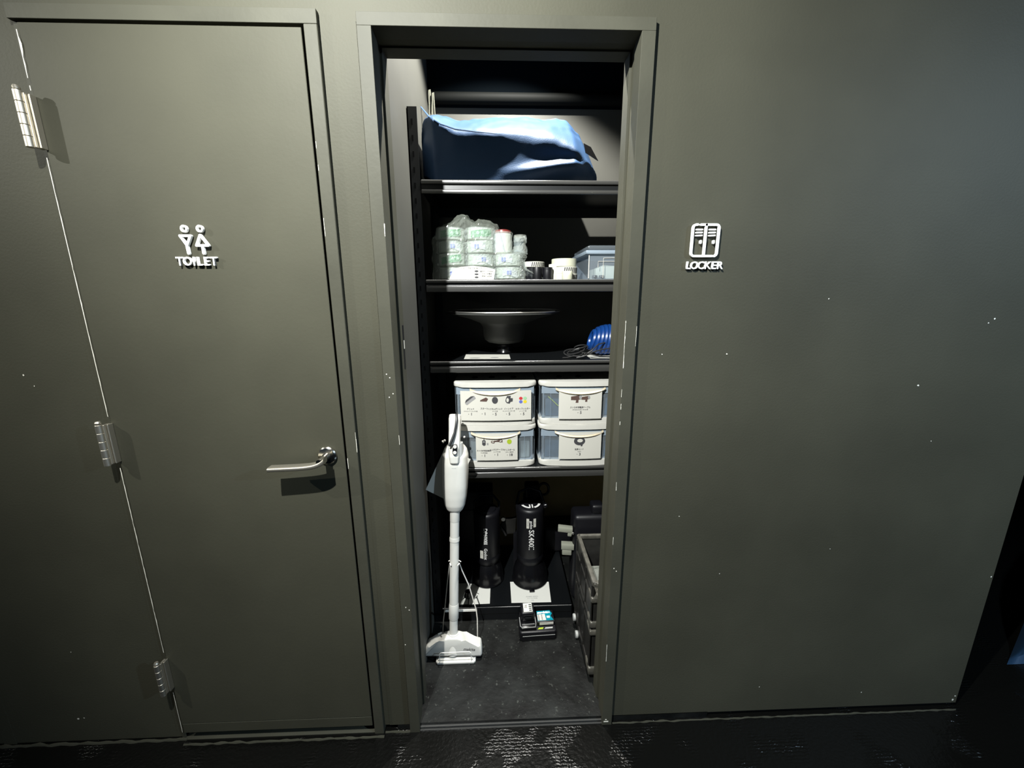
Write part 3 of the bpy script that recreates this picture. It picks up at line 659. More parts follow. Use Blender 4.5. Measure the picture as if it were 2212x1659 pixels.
def drawer_unit(label, loc, content):
    t = thing('drawer_unit', label, 'drawer unit', loc, group='clear plastic drawer units stacked on the fourth shelf')
    m_ = MB(); m_.prism(plan(DW, DD), 0.158, DH - 0.001, 'Z', 0.006, seg=3)
    m_.build('top_frame', 'white_plastic', t)
    MB().prism(plan(DW, DD, 0.003), 0.0, 0.024, 'Z', 0.005, seg=3).build('base_frame', 'white_plastic', t)
    m_ = MB(); 
    for s in (-1, 1): m_.box(s * (DW / 2 - .005) - .001, s * (DW / 2 - .005) + .001, 0.02, DD - .005, 0.024, 0.158)
    m_.box(-DW / 2 + .005, DW / 2 - .005, DD - .007, DD - .005, 0.024, 0.158)
    m_.build('side_panel', 'clear_body', t, smooth=0)
    dr = MB(); strip(dr, -0.152, 0.152, 0.026, 0.156, 0.010, n=20)
    for s in (-1, 1): dr.box(s * .152 - .001, s * .152 + .001, 0.006, DD - .03, 0.026, 0.135)
    dr.box(-0.152, 0.152, 0.008, DD - .03, 0.026, 0.028)
    d = dr.build('drawer', 'clear_body', t, smooth=50)
    m_ = MB(); strip(m_, -0.155, 0.155, 0.128, 0.157, 0.007, n=20); m_.build('drawer_band', 'frost_band', d, smooth=50)
    m_ = MB()
    for x in (-0.146, -0.118, 0.118, 0.146): m_.tube([(x, front_y(x) + .008, 0.028), (x, front_y(x) + .008, 0.155)], 0.0008 if abs(x) < .13 else .0016, 6)
    m_.build('drawer_rib', 'frost_band', d)
    m_ = MB(); m_.grid(lambda u, v: ((u - .5) * .20, front_y((u - .5) * .20) - .004 - 0.008 * math.sin(PI * min(1, max(0, v))) + .010 * abs(2 * u - 1) ** 6, 0.146 - 0.016 * (1 - (2 * u - 1) ** 2) + (v - .5) * 0.0135), 20, 5)
    m_.build('handle', 'cream_plastic', d)
    return t
def dlabel(t, x0, x1, z0, z1, items, y=-0.006):
    lb = MB(); strip(lb, x0, x1, z0, z1, y, n=18); l_ = lb.build('label_card', 'paper', t, smooth=50)
    eg = MB(); strip(eg, x0 - .0008, x1 + .0008, z0 - .0008, z1 + .0008, y + .0006, n=18); eg.build('card_edge', 'dim_paper', l_, smooth=50)
    sh = {}
    def put(m, pts, dy=0.0007):
        sh.setdefault(m, MB()).poly([(p[0], front_y(p[0]) + y - dy, p[1]) for p in pts])
    def ell(m, cx, cz, rx, rz, dy=0.0007, a=0):
        put(m, [(cx + rx * math.cos(k * PI / 10) * math.cos(a) - rz * math.sin(k * PI / 10) * math.sin(a), cz + rx * math.cos(k * PI / 10) * math.sin(a) + rz * math.sin(k * PI / 10) * math.cos(a)) for k in range(20)], dy)
    tx = MB(); warp = lambda c: Vector((c.x, front_y(c.x) + y - 0.0007, c.z))
    for kind, cx, cz, l1, l2, l3 in items:
        if kind == 'grid':
            put('ink_grey', [(cx - .022, cz - .014), (cx - .014, cz - .020), (cx + .022, cz + .008), (cx + .016, cz + .018)]); put('ink', [(cx - .022, cz - .012), (cx + .016, cz + .018), (cx + .002, cz + .016), (cx - .018, cz + .0)], .0010)
        elif kind == 'snoot': put('brown_ink', [(cx - .016, cz - .006), (cx - .015, cz - .001), (cx + .008, cz + .010), (cx + .016, cz + .004), (cx + .010, cz - .007)])
        elif kind == 'disc': ell('ink', cx, cz, .012, .014)
        elif kind == 'barn':
            put('ink', [(cx - .011, cz + .006), (cx - .006, cz + .017), (cx + .009, cz + .017), (cx + .007, cz + .008), (cx + .017, cz + .007), (cx + .016, cz - .006), (cx + .007, cz - .008), (cx + .004, cz - .015), (cx - .008, cz - .012), (cx - .013, cz - .004)]); ell('paper', cx - .004, cz + .000, .005, .0085, .0012)
        elif kind == 'gels':
            for (dx, dz, m) in ((-.0085, .0075, 'ink_red'), (.0085, .0075, 'ink_light_green'), (-.0085, -.0065, 'ink_blue'), (.0085, -.0065, 'ink_yellow')): ell(m, cx + dx, cz + dz, .0072, .0064)
        elif kind == 'strobe':
            for ox, s in ((-.015, 1.15), (.022, .9)):
                put('brown_ink', [(cx + ox - .020 * s, cz - .004 * s), (cx + ox - .020 * s, cz + .008 * s), (cx + ox + .012 * s, cz + .013 * s), (cx + ox + .014 * s, cz - .001 * s), (cx + ox + .006 * s, cz - .004 * s), (cx + ox + .006 * s, cz - .014 * s), (cx + ox - .004 * s, cz - .014 * s), (cx + ox - .002 * s, cz - .005 * s)]); ell('ink_grey', cx + ox + .013 * s, cz + .006 * s, .005 * s, .008 * s, .0012)
        elif kind == 'trigger':
            put('ink', [(cx - .007, cz - .010), (cx - .007, cz + .008), (cx - .001, cz + .010), (cx - .0005, cz + .022), (cx + .0015, cz + .022), (cx + .002, cz + .010), (cx + .007, cz + .008), (cx + .007, cz - .011), (cx, cz - .015)]); put('ink_grey', [(cx - .004, cz), (cx - .004, cz + .005), (cx + .004, cz + .005), (cx + .004, cz)], .0012)
            put('ink_grey', [(cx + .012, cz - .011), (cx + .012, cz - .002), (cx + .018, cz - .002), (cx + .018, cz - .011)])
        elif kind == 'cable':
            for q in range(3): put('brown_ink', [(cx - .024 + q * .006, cz - .006 + q * .003), (cx - .022 + q * .006, cz - .002 + q * .003), (cx + .012 + q * .005, cz + .008 - q * .003), (cx + .016 + q * .004, cz + .004 - q * .004)], .0007 + q * .0002)
            ell('brown_ink', cx + .016, cz + .002, .008, .005, .0013, .4); ell('paper', cx + .016, cz + .002, .005, .0026, .0016, .4); ell('brown_ink', cx - .016, cz - .002, .008, .005, .0013, -.3); ell('paper', cx - .016, cz - .002, .005, .0022, .0016, -.3)
        elif kind == 'ball': ell('ink_lime', cx, cz, .0095, .0105)
        elif kind == 'coil':
            ell('ink', cx, cz, .023, .018); ell('paper', cx + .002, cz + .002, .0115, .0075, .0011); put('ink', [(cx + .004, cz - .010), (cx + .006, cz - .023), (cx + .012, cz - .022), (cx + .015, cz - .008)])
        base = cz - 0.036
        tx.text(l1, 0.0088, T((cx, 0, base)) @ FACE, warp=warp, wx=0.85, res=1, offset=.0001)
        tx.text(l2, 0.0058, T((cx, 0, base - .0095)) @ FACE, warp=warp, wx=0.8, res=1)
        tx.text('×', 0.008, T((cx - .0085, 0, base - .0215)) @ FACE, warp=warp, res=1); tx.text(l3, 0.0150, T((cx + (.003 if len(l3) < 2 else .006), 0, base - .0215)) @ FACE, warp=warp, offset=.0003, res=2)
    tx.build('printed_text', 'ink', l_, smooth=0)
    for m, mb in sh.items(): mb.build('printed_picture', m, l_, smooth=0)
    return l_
YD = F + 0.016
d1 = drawer_unit('clear front drawer unit with white frame, upper left one of four', (-0.016, YD, Z4 + DH), 'g')
dlabel(d1, -0.137, 0.143, 0.024, 0.145, [('grid', -.098, .108, 'グリッド', '60×60cmソフトボックス用', '1'), ('snoot', -.044, .110, 'スヌート', '', '1'), ('disc', -.001, .108, 'ハニカムグリッド', '7インチ用', '5'), ('barn', .053, .108, 'バーンドア', '7インチリフレクター用', '5'), ('gels', .110, .106, 'カラーフィルター', 'バーンドア用', '5')])
d2 = drawer_unit('clear front drawer unit with white frame, lower left one of four behind the vacuum cleaner', (-0.016, YD, Z4), 'g')
dlabel(d2, -0.080, 0.088, 0.034, 0.150, [('trigger', -.048, .112, 'ストロボ用送信機', 'その他付属品', '1'), ('cable', .004, .116, 'シンクロケーブル', 'ピンプラグ用', '1'), ('ball', .055, .114, 'テニスボール', 'スタンド養生用', '18')])
d3 = drawer_unit('clear front drawer unit with white frame, upper right one of four', (0.325, YD, Z4 + DH), 'n')
dlabel(d3, -0.087, 0.084, 0.026, 0.150, [('strobe', -.002, .110, 'ストロボ用電源ケーブル', 'SK400II/SK300II 用・DP600III 用', '5')])
d4 = drawer_unit('clear front drawer unit with white frame, lower right one of four', (0.325, YD, Z4), 'n')
dlabel(d4, -0.083, 0.090, 0.034, 0.150, [('coil', .0, .112, '延長コード', '5m/3口', '3')])
for d_, mm, lab_ in ((d1, 'content_grey', 'grey packed gear inside the upper left drawer'), (d2, 'content_grey', 'grey packed gear inside the lower left drawer'), (d3, 'content_navy', 'dark blue packed cables inside the upper right drawer'), (d4, 'content_navy', 'dark blue packed cables inside the lower right drawer')):
    mb = MB(); sd = d_.location.z * 7 + d_.location.x
    mb.grid(lambda u, v: (-0.140 + .28 * u, 0.022 + 0.33 * min(1, v * 1.6) if v > .38 else 0.022 + .006 * noise.noise((u * 6, v * 6, sd)), 0.030 + (0.080 + .014 * noise.noise((u * 5, sd, 0))) * min(1, v / .38) + (0.008 * noise.noise((u * 5, v * 5, sd)) if v > .38 else 0)), 24, 16)
    o = mb.build('packed_gear', mm); o.location = d_.location; tag(o, lab_, 'gear', 'gear seen through the drawers')
tag(MB().tube([(0.198, YD + .014, 1.055), (0.215, YD + .012, 1.040), (0.235, YD + .010, 1.020), (0.25, YD + .011, 1.012)], 0.0016, 6).build('yellow_cord', 'ink_lime'), 'thin yellow cord inside the upper right drawer', 'cord')
# clear bins lying on top of the drawers' lids are part of the units' top ribs
rb = MB()
for x in (-0.10, -0.03, 0.06, 0.25, 0.33): rb.lathe([(0.012, 0), (0.013, .003), (0.009, .006)], 16, T((x, YD + .08, Z4 + 2 * DH - .001)))
tag(rb.build('rubber_feet_mat', 'black_plastic'), 'row of round black feet on top of the upper drawer units', 'rubber feet')

# ================================================================ VACUUM CLEANER AND STAND
P0 = Vector((-0.1975, 0.262, 0.060)); P1 = Vector((-0.168, 0.385, 1.008))
ax = (P1 - P0); L = ax.length; q = ax.to_track_quat('Z', 'Y')
X_ = Vector((1, 0, 0)); Zl = ax.normalized(); Yl = Zl.cross(X_).normalized(); Xl = Yl.cross(Zl).normalized()
Mv = Matrix((Xl, Yl, Zl)).transposed()
vac = thing('stick_vacuum', 'white cordless stick vacuum cleaner standing upright at the left of the closet', 'vacuum cleaner', P0, Mv.to_euler())
def tz(t): return t * L
MB().lathe([(0.0165, tz(.03)), (0.0165, tz(.17))], 28).build('lower_tube', 'white_plastic', vac)
MB().lathe([(0.0170, tz(.125)), (0.0195, tz(.13)), (0.0200, tz(.165)), (0.0200, tz(.185)), (0.0185, tz(.195))], 28).build('tube_collar', 'white_plastic', vac)
MB().lathe([(0.0180, tz(.17)), (0.0180, tz(.60))], 28).build('tube', 'white_plastic', vac)
MB().lathe([(0.0180, tz(.468)), (0.0200, tz(.470)), (0.0200, tz(.482)), (0.0190, tz(.486))], 28).build('tube_collar', 'white_plastic', vac)
MB().lathe([(0.0180, tz(.553)), (0.0190, tz(.556)), (0.0190, tz(.61))], 28).build('tube_socket', 'white_plastic', vac)
# motor body: egg shaped section by section
secs = [(.592, .020, .020), (.606, .032, .032), (.625, .040, .040), (.66, .046, .046), (.70, .049, .050), (.76, .051, .053), (.80, .051, .055), (.835, .050, .052), (.858, .044, .040), (.872, .034, .030)]
def body(u, v):
    f = u * (len(secs) - 1); i = min(int(f), len(secs) - 2); k = f - i
    t, rx, ry = [a + (c - a) * k for a, c in zip(secs[i], secs[i + 1])]
    a = v * 2 * PI; e = 0.85
    return (rx * math.copysign(abs(math.cos(a)) ** e, math.cos(a)), 0.006 + ry * math.copysign(abs(math.sin(a)) ** e, math.sin(a)), tz(t))
b = MB(); b.grid(body, 50, 44, cv=True); bmesh.ops.holes_fill(b.bm, edges=[e for e in b.bm.edges if e.is_boundary]); bo = b.build('motor_body', 'white_plastic', vac, smooth=50)
MB().lathe([(0.0512, tz(.7905)), (0.0516, tz(.7915)), (0.0512, tz(.7925))], 44, T((0, 0.006, 0)) @ Matrix.Diagonal((1.0, 1.07, 1, 1)), cap=False).build('seam', 'grey_plastic', bo)
# grey inset around the handle
def inset(u, v):
    a = v * 2 * PI; t = .815 + .075 * u; rx = .032 - .006 * u ** 2; ry = 0.034 - .008 * u
    return (0.004 + rx * math.cos(a), -0.014 + ry * math.sin(a) * .95 - 0.004, tz(t))
b = MB(); b.grid(inset, 12, 28, cv=True); bmesh.ops.holes_fill(b.bm, edges=[e for e in b.bm.edges if e.is_boundary]); b.build('handle_socket', 'grey_plastic', vac, smooth=50)
hs = [(.808, .012, -.046, .006), (.815, .016, -.047, .012), (.84, .0195, -.042, .018), (.87, .021, -.034, .022), (.90, .022, -.026, .023), (.94, .0225, -.020, .022), (.985, .0235, -.016, .022), (1.0, .0215, -.014, .020)]
def hand(u, v):
    f = u * (len(hs) - 1); i = min(int(f), len(hs) - 2); k = f - i
    t, rx, cy, ry = [a + (c - a) * k for a, c in zip(hs[i], hs[i + 1])]
    a = v * 2 * PI; e = 0.62; sh_ = -0.001 + 0.006 * max(0, (.86 - t) * 8)
    return (sh_ + rx * math.copysign(abs(math.cos(a)) ** e, math.cos(a)), cy + ry * math.copysign(abs(math.sin(a)) ** e, math.sin(a)), tz(t))
b = MB(); b.grid(hand, 50, 32, cv=True); bmesh.ops.holes_fill(b.bm, edges=[e for e in b.bm.edges if e.is_boundary]); b.build('handle', 'white_plastic', vac, smooth=50)
MB().tube([(0.004, -0.002, tz(1.008)), (0.006, -0.030, tz(1.004)), (0.008, -0.0420, tz(.985)), (0.006, -0.0475, tz(.96)), (0.002, -0.0540, tz(.935)), (-0.006, -0.0610, tz(.912)), (-0.013, -0.066, tz(.893)), (-0.016, -0.068, tz(.886))], [.0045, .0050, .0050, .0048, .0048, .0050, .0048, .0042], 10, flat=.55).build('strap', 'rack_black', vac)
b = MB(); b.prism([(0.0035 + 0.0085 * math.cos(a * PI / 12) , (0.011 if a < 12 else -0.011) + 0.0085 * math.sin(a * PI / 12)) for a in range(24)], -0.0745, -0.052, 'Y', M=T((0.0015, 0.006, tz(.872))))
sw = b.build('switch_panel', 'black_gloss', vac)
for dz in (.0115, -.0105):
    MB().lathe([(0.0066, 0), (0.0066, .0012), (0.0055, .002)], 24, T((0.005, -0.0685, tz(.872) + dz)) @ RX(90)).build('switch_button', 'white_plastic', sw)
    MB().text('O' if dz > 0 else 'I', 0.006, T((0.005, -0.0709, tz(.872) + dz)) @ FACE).build('button_mark', 'ink_grey', sw, smooth=0)
for x, z, s in ((-0.050, .884, 1), (-0.043, .889, .8), (0.033, .905, .7)): MB().lathe([(0.002, -.004), (0.0055 * s, -.002), (0.0055 * s, .002), (0.002, .004)], 14, T((x, 0.010, tz(z))) @ RY(70)).build('hook_pin', 'white_plastic', vac)
MB().text('makita', 0.020, T((0.0500, 0.002, tz(.745))) @ RY(90) @ RZ(0) @ RX(0) @ T((0, 0, 0)) @ RZ(180) @ RX(0), offset=.0004, shear=.2).build('lettering', 'ink', vac, smooth=0)
# floor head
hd = MB()
prof = [(-0.117, 0.006), (-0.114, 0.0), (0.114, 0.0), (0.118, 0.010), (0.112, 0.044), (0.106, 0.049), (0.062, 0.054), (0.046, 0.064), (0.036, 0.074), (0.018, 0.079), (-0.018, 0.079), (-0.036, 0.074), (-0.048, 0.062), (-0.064, 0.054), (-0.098, 0.047), (-0.106, 0.040)]
hd.prism(prof, -0.030, 0.020, 'Y', 0.008, M=T((0, 0, -0.020)), seg=3)
head = hd.build('floor_head', 'white_plastic', vac, smooth=40)
MB().lathe([(0.028, -0.004), (0.0265, 0.02), (0.022, 0.045), (0.0205, 0.068), (0.019, 0.073)], 28, T((0, -0.008, -0.012)) @ RX(-3)).build('neck_joint', 'white_plastic', vac)
MB().box(-0.112, 0.112, -0.026, 0.016, -0.0235, -0.0195, .001, 1).build('brush_strip', 'black_plastic', vac, smooth=0)
MB().text('makita', 0.0175, T((0.066, -0.0305, 0.012)) @ RY(3) @ FACE, offset=.0003, shear=.25).build('lettering', 'ink', vac, smooth=0)

# stand
st = thing('vacuum_stand', 'white wire stand holding the vacuum cleaner head on a small base plate', 'stand', (-0.185, 0.255, 0.022))
pl = [(-0.072 + 0, -0.040), (0.072, -0.040), (0.079, -0.033), (0.079, 0.030), (0.072, 0.036), (-0.072, 0.036), (-0.079, 0.030), (-0.079, -0.033)]
MB().prism(pl, 0.0, 0.012, 'Z', 0.004, seg=3).build('base_plate', 'white_plastic', st)
MB().prism([(-.070, -.032), (.070, -.032), (.070, .030), (-.070, .030)], 0.012, 0.017, 'Z', 0.002).build('base_pad', 'white_plastic', st)
MB().tube([(-0.062, -0.036, 0.010), (-0.062, -0.040, 0.030), (-0.061, -0.043, 0.056), (-0.056, -0.043, 0.062), (0.056, -0.043, 0.064), (0.062, -0.043, 0.058), (0.063, -0.040, 0.030), (0.063, -0.036, 0.010)], 0.0014, 8).build('front_wire', 'wire_white', st)
MB().tube([(-0.066, 0.060, 0.008), (-0.058, 0.066, 0.110), (-0.050, 0.074, 0.170), (-0.034, 0.070, 0.300), (-0.020, 0.052, 0.386), (-0.016, 0.036, 0.402), (-0.012, 0.028, 0.398)], 0.0021, 8).build('side_wire', 'wire_white', st)
MB().tube([(0.082, 0.060, 0.008), (0.083, 0.066, 0.112), (0.079, 0.074, 0.150), (0.052, 0.072, 0.270), (0.026, 0.062, 0.352), (0.022, 0.052, 0.378), (0.020, 0.040, 0.398), (0.014, 0.028, 0.398)], 0.0024, 8).build('side_wire', 'wire_white', st)
MB().tube([(-0.066, 0.060, 0.008), (-0.066, 0.02, 0.006), (0.082, 0.02, 0.006), (0.082, 0.060, 0.008)], 0.0020, 8).build('foot_wire', 'wire_white', st)
MB().box(-0.052, 0.082, 0.080, 0.082, 0.136, 0.148, .0008, 1).build('cross_bar', 'wire_white', st, smooth=0)
MB().tube([(-0.024, 0.05, 0.402), (0.0, 0.068, 0.404), (0.026, 0.05, 0.398)], 0.0016, 6).build('hook_wire', 'wire_white', st)

# hanging paper card
c3 = MB(); c3.poly([(-0.292, 0.350, 0.712), (-0.203, 0.350, 0.660), (-0.113, 0.350, 0.837), (-0.211, 0.350, 0.883)])
c3.poly([(-0.292, 0.3506, 0.712), (-0.211, 0.3506, 0.883), (-0.113, 0.3506, 0.837), (-0.203, 0.3506, 0.660)])
tag(c3.build('hanging_card', 'paper', smooth=0), 'tilted grey card hanging behind the vacuum cleaner', 'card')

# ================================================================ STROBES
def strobe(label, loc, r, H, rr, words, control, rot):
    t = thing('studio_strobe', label, 'studio light', loc, (0, 0, math.radians(rot)), 'black studio strobes standing on their reflectors')
    MB().lathe([(rr - .002, 0.0), (rr + .002, .002), (rr + .003, .006), (rr, .010), (rr - .001, .03), (rr - .004, .055), (rr - .012, .080), (rr - .024, .100), (r - .006, .108)], 48).build('reflector', 'black_gloss', t)
    bd_ = MB().lathe([(r - .008, .104), (r - .006, .112), (r - .002, .120), (r, .128), (r, .150), (r - .0012, .152), (r, .154), (r, H - .018), (r - .001, H - .010), (r - .006, H - .003), (r - .012, H)], 48).build('strobe_body', 'black_plastic', t)
    warp = lambda c: Vector((c.x, -math.sqrt(max(1e-6, (r + .0006) ** 2 - c.x ** 2)), c.z))
    for (s, size, x, z, off, sh) in words:
        MB().text(s, size, T((x, 0, z)) @ RY(90) @ FACE, warp=warp, offset=off, shear=sh, res=2).build('lettering', 'white_sign', bd_, smooth=0)
    return t, bd_, warp
def sticker(parent, warp, x0, x1, z0, z1, s=''):
    m_ = MB(); m_.grid(lambda u, v: warp(Vector((x0 + (x1 - x0) * u, 0, z0 + (z1 - z0) * v))), 6, 2); o = m_.build('sticker', 'paper', parent)
    if s:
        wp = lambda c: warp(c) + Vector((0, -.0006, 0)); MB().text(s, 0.010, T(((x0 + x1) / 2, 0, (z0 + z1) / 2)) @ RY(90) @ FACE, warp=wp).build('sticker_print', 'ink_grey', o, smooth=0)
rH = 0.400
s2, b2, w2 = strobe('black cylindrical studio strobe, the right one, with white dial marks on top', (0.141, 0.612, 0.0912), 0.0640, rH, 0.0850,
                    [('SK400II', 0.034, -0.002, 0.252, .0006, 0.0), ('godox', 0.016, -0.002, 0.330, .0003, 0.0)], True, 2)
sticker(b2, w2, -0.0240, -0.0120, 0.312, 0.362, 'GN 65'); sticker(b2, w2, 0.0080, 0.0200, 0.318, 0.362, '02')
dial = MB().lathe([(0.044, 0), (0.042, .006), (0.034, .008)], 36, T((0.0, -0.004, rH))).build('control_dial', 'black_plastic', s2)
for a0 in (200, 290):
    m_ = MB(); m_.grid(lambda u, v: ((0.036 + .011 * v) * math.cos(math.radians(a0 + 60 * u)), -0.004 + (0.036 + .011 * v) * math.sin(math.radians(a0 + 60 * u)), rH + .0085), 12, 2); m_.build('dial_mark', 'white_sign', dial)
for x in (-0.006, 0.006):
    MB().box(x - .003, x + .003, -0.047, -0.018, rH + .0082, rH + .0092).build('dial_mark', 'white_sign', dial, smooth=0)
MB().tube([(-0.060, 0.0, rH - .06), (-0.064, 0.01, rH + .0), (-0.05, 0.03, rH + .05), (0.0, 0.045, rH + .062), (0.05, 0.03, rH + .05), (0.066, 0.01, rH + .0), (0.060, 0.0, rH - .06)], 0.006, 10).build('carry_handle', 'black_gloss', s2)
MB().lathe([(0.010, 0), (0.012, .004), (0.012, .016), (0.008, .02)], 20, T((0.060, -0.012, rH - .004)) @ RY(80)).build('tilt_knob', 'black_gloss', s2)
MB().box(-0.012, 0.012, -0.100, -0.084, -0.0005, 0.008, .002, 2).build('reflector_catch', 'black_gloss', s2)
s1, b1, w1 = strobe('black cylindrical studio strobe, the left one, half hidden behind the vacuum tube', (-0.066, 0.622, 0.0912), 0.0620, 0.375, 0.0760,
                    [('DP600III', 0.0240, -0.004, 0.268, .0006, 0.0), ('Godox', 0.021, -0.004, 0.176, .0004, 0.0)], False, -2)
sticker(b1, w1, -0.030, -0.0150, 0.150, 0.192, '01')
MB().tube([(-0.058, 0.01, 0.33), (-0.060, 0.02, 0.40), (-0.03, 0.03, 0.43), (0.03, 0.03, 0.43), (0.058, 0.02, 0.40), (0.058, 0.01, 0.33)], 0.006, 10).build('carry_handle', 'black_gloss', s1)
MB().lathe([(0.045, .375), (0.043, .381), (0.03, .383)], 32).build('control_dial', 'black_plastic', s1)
# labels on the platform
paper('label_sheet', 'white label sheet under the right strobe on the low platform', [(0.043, 0.588), (0.231, 0.581), (0.226, 0.450), (0.045, 0.452)], 0.0903, 'bright_paper', text=(('SK400II 400Ws', 0.009, 0.142, 0.487), ('ストロボ本体', 0.008, 0.142, 0.476), ('×2', 0.010, 0.142, 0.463)), group=G3)
paper('label_sheet', 'white label sheet under the left strobe on the low platform', [(-0.150, 0.582), (-0.052, 0.585), (-0.053, 0.452), (-0.148, 0.450)], 0.0903, 'bright_paper', group=G3)
paper('grey_folder', 'grey plastic folder lying left of the left label sheet on the platform', [(-0.235, 0.585), (-0.155, 0.588), (-0.152, 0.452), (-0.236, 0.452)], 0.0903, 'dim_paper', cat='folder')
tag(MB().lathe([(0.016, 0), (0.018, .003), (0.012, .02), (0.014, .028)], 20, T((-0.156, 0.50, 0.0912))).build('piece', 'black_gloss'), 'small black clip lying between the stand wires in front of the left strobe', 'piece')  # unidentified dark object, shaped like a small round foot
# things behind the strobes
o = thing('light_bracket', 'black ring-handled bracket lying behind the right strobe', 'bracket', (0.165, 0.770, 0.0912))
MB().box(-0.045, 0.050, -0.050, 0.050, 0.0, 0.355, .01, 3).build('case', 'black_plastic', o)
MB().tube([(0.055 + 0.026 * math.cos(a * PI / 12), -0.02, 0.405 + 0.032 * math.sin(a * PI / 12)) for a in range(24)], 0.0065, 10, closed=True).build('ring_handle', 'black_gloss', o)
MB().box(-0.040, 0.035, -0.03, 0.03, 0.35, 0.43, .01, 3).build('mount', 'black_plastic', o)
o = thing('black_case', 'tall black gear case behind the left strobe', 'case', (-0.130, 0.795, 0.0912))
MB().box(-0.110, 0.090, -0.055, 0.055, 0.0, 0.400, .008, 3).build('case_body', 'black_plastic', o); MB().box(-0.111, 0.091, -0.056, 0.056, 0.300, 0.304).build('case_seam', 'black_void', o, smooth=0)
o = thing('umbrella_bracket', 'dark metal tilt bracket with silver knob between the two strobes', 'bracket', (0.035, 0.735, 0.0912))
MB().prism([(-0.040, 0.210), (-0.006, 0.168), (0.010, 0.176), (0.040, 0.170), (0.045, 0.262), (0.015, 0.250), (-0.015, 0.255)], -0.01, 0.01, 'Y', .003).build('bracket_arm', 'crate_black', o)
MB().box(0.030, 0.048, -.012, .012, 0.0, 0.18).build('stem', 'black_plastic', o, smooth=0)
MB().lathe([(0.011, 0), (0.012, .003), (0.010, .012)], 20, T((-0.022, -0.012, 0.262)) @ RX(90)).build('knob', 'silver', o)
MB().prism([(-0.055, 0.235), (-0.047, 0.243), (0.000, 0.170), (-0.012, 0.160)], -0.018, -0.010, 'Y', .003).build('lever_arm', 'black_gloss', o)
tag(MB().box(0.225, 0.60, 0.80, 0.93, 0.0912, 0.245, .02, 3).build('black_bag', 'black_plastic'), 'black soft bag lying low behind the strobes against the back board', 'bag')

# ================================================================ CHARGER AND BATTERY
ch = thing('battery_charger', 'black and teal battery charger on the closet floor', 'charger', (0.152, 0.368, 0.022), (0, 0, math.radians(2)))
ch.scale = (1, 0.72, 1.4)
cbm = MB(); cbm.prism([(-0.078, -0.066), (-0.070, -0.074), (0.070, -0.074), (0.080, -0.066), (0.082, 0.070), (-0.076, 0.070)], 0.0, 0.030, 'Z', 0.006, seg=3)
cbody = cbm.build('charger_base', 'black_plastic', ch)
MB().prism([(-0.074, -0.055), (-0.068, -0.062), (-0.006, -0.060), (-0.004, 0.066), (-0.074, 0.066)], 0.030, 0.040, 'Z', 0.003, seg=2).build('battery_slot', 'black_gloss', ch)
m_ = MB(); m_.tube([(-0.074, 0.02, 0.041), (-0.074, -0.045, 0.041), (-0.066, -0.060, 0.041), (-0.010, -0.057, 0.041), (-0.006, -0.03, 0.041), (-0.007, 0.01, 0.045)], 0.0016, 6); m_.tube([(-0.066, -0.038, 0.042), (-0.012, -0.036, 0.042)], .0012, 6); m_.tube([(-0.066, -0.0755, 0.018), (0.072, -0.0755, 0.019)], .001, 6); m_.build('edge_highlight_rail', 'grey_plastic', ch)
MB().prism([(0.000, -0.030), (0.076, -0.028), (0.076, 0.060), (0.002, 0.060)], 0.030, 0.044, 'Z', 0.003).build('display_hump', 'black_plastic', ch)
tp = MB().poly([(0.003, -0.022, .0448), (0.072, -0.020, .0448), (0.062, 0.012, .0448), (0.070, 0.030, .0448), (0.062, 0.055, .0448), (0.004, 0.053, .0448)]).build('teal_panel', 'teal', ch, smooth=0)
MB().poly([(0.004, -0.020, .0452), (0.040, -0.019, .0452), (0.038, 0.028, .0452), (0.004, 0.027, .0452)]).build('printed_table', 'dim_paper', tp, smooth=0)
m_ = MB()
for q in range(5):
    for c_ in range(2): m_.box(0.007 + c_ * .014, 0.012 + c_ * .014, -0.016 + q * .0085, -0.012 + q * .0085, .0453, .0456)
m_.build('printed_rows', 'brown_ink', tp, smooth=0)
MB().text('makita', 0.021, T((0.033, 0.0395, .0453)), offset=.0012, shear=.2).build('lettering', 'white_sign', tp, smooth=0)
MB().box(0.044, 0.058, -0.004, 0.012, .0452, .0456).build('sticker', 'paper', tp, smooth=0)
MB().prism([(0.010, -0.0305), (0.070, -0.0285), (0.070, -0.0300), (0.010, -0.0320)], 0.034, 0.042, 'Z').build('front_strip', 'paper', ch, smooth=0)
MB().prism([(0.000, -0.055), (0.006, -0.044), (0.026, -0.043), (0.022, -0.054)], 0.030, 0.0312, 'Z').build('status_lamp', 'ink_lime', ch, smooth=0)
MB().prism([(0.029, -0.054), (0.034, -0.043), (0.066, -0.042), (0.064, -0.052)], 0.030, 0.0310, 'Z').build('model_plate', 'grey_plastic', ch, smooth=0)
bt = thing('battery_pack', 'black power tool battery standing in the left slot of the charger', 'battery', (0.112, 0.385, 0.079), (math.radians(10), 0, math.radians(3)))
MB().box(-0.029, 0.029, -0.026, 0.030, 0.0, 0.052, 0.008, 3).build('battery_body', 'black_plastic', bt)
lbp = MB().poly([(-0.018, -0.018, .0524), (0.020, -0.018, .0524), (0.020, 0.024, .0524), (-0.018, 0.024, .0524)]).build('battery_label', 'dim_paper', bt, smooth=0)
MB().poly([(-0.018, -0.018, .0527), (0.003, -0.018, .0527), (0.003, 0.018, .0527), (-0.018, 0.018, .0527)]).build('number_sticker', 'paper', lbp, smooth=0)
MB().text('90', 0.016, T((-0.008, 0.008, .0530)) @ RZ(-90)).build('lettering', 'ink', lbp, smooth=0)
m_ = MB()
for q in range(4): m_.box(0.006, 0.018, -0.014 + q * .009, -0.009 + q * .009, .0526, .0529)
m_.build('printed_rows', 'ink', lbp, smooth=0)
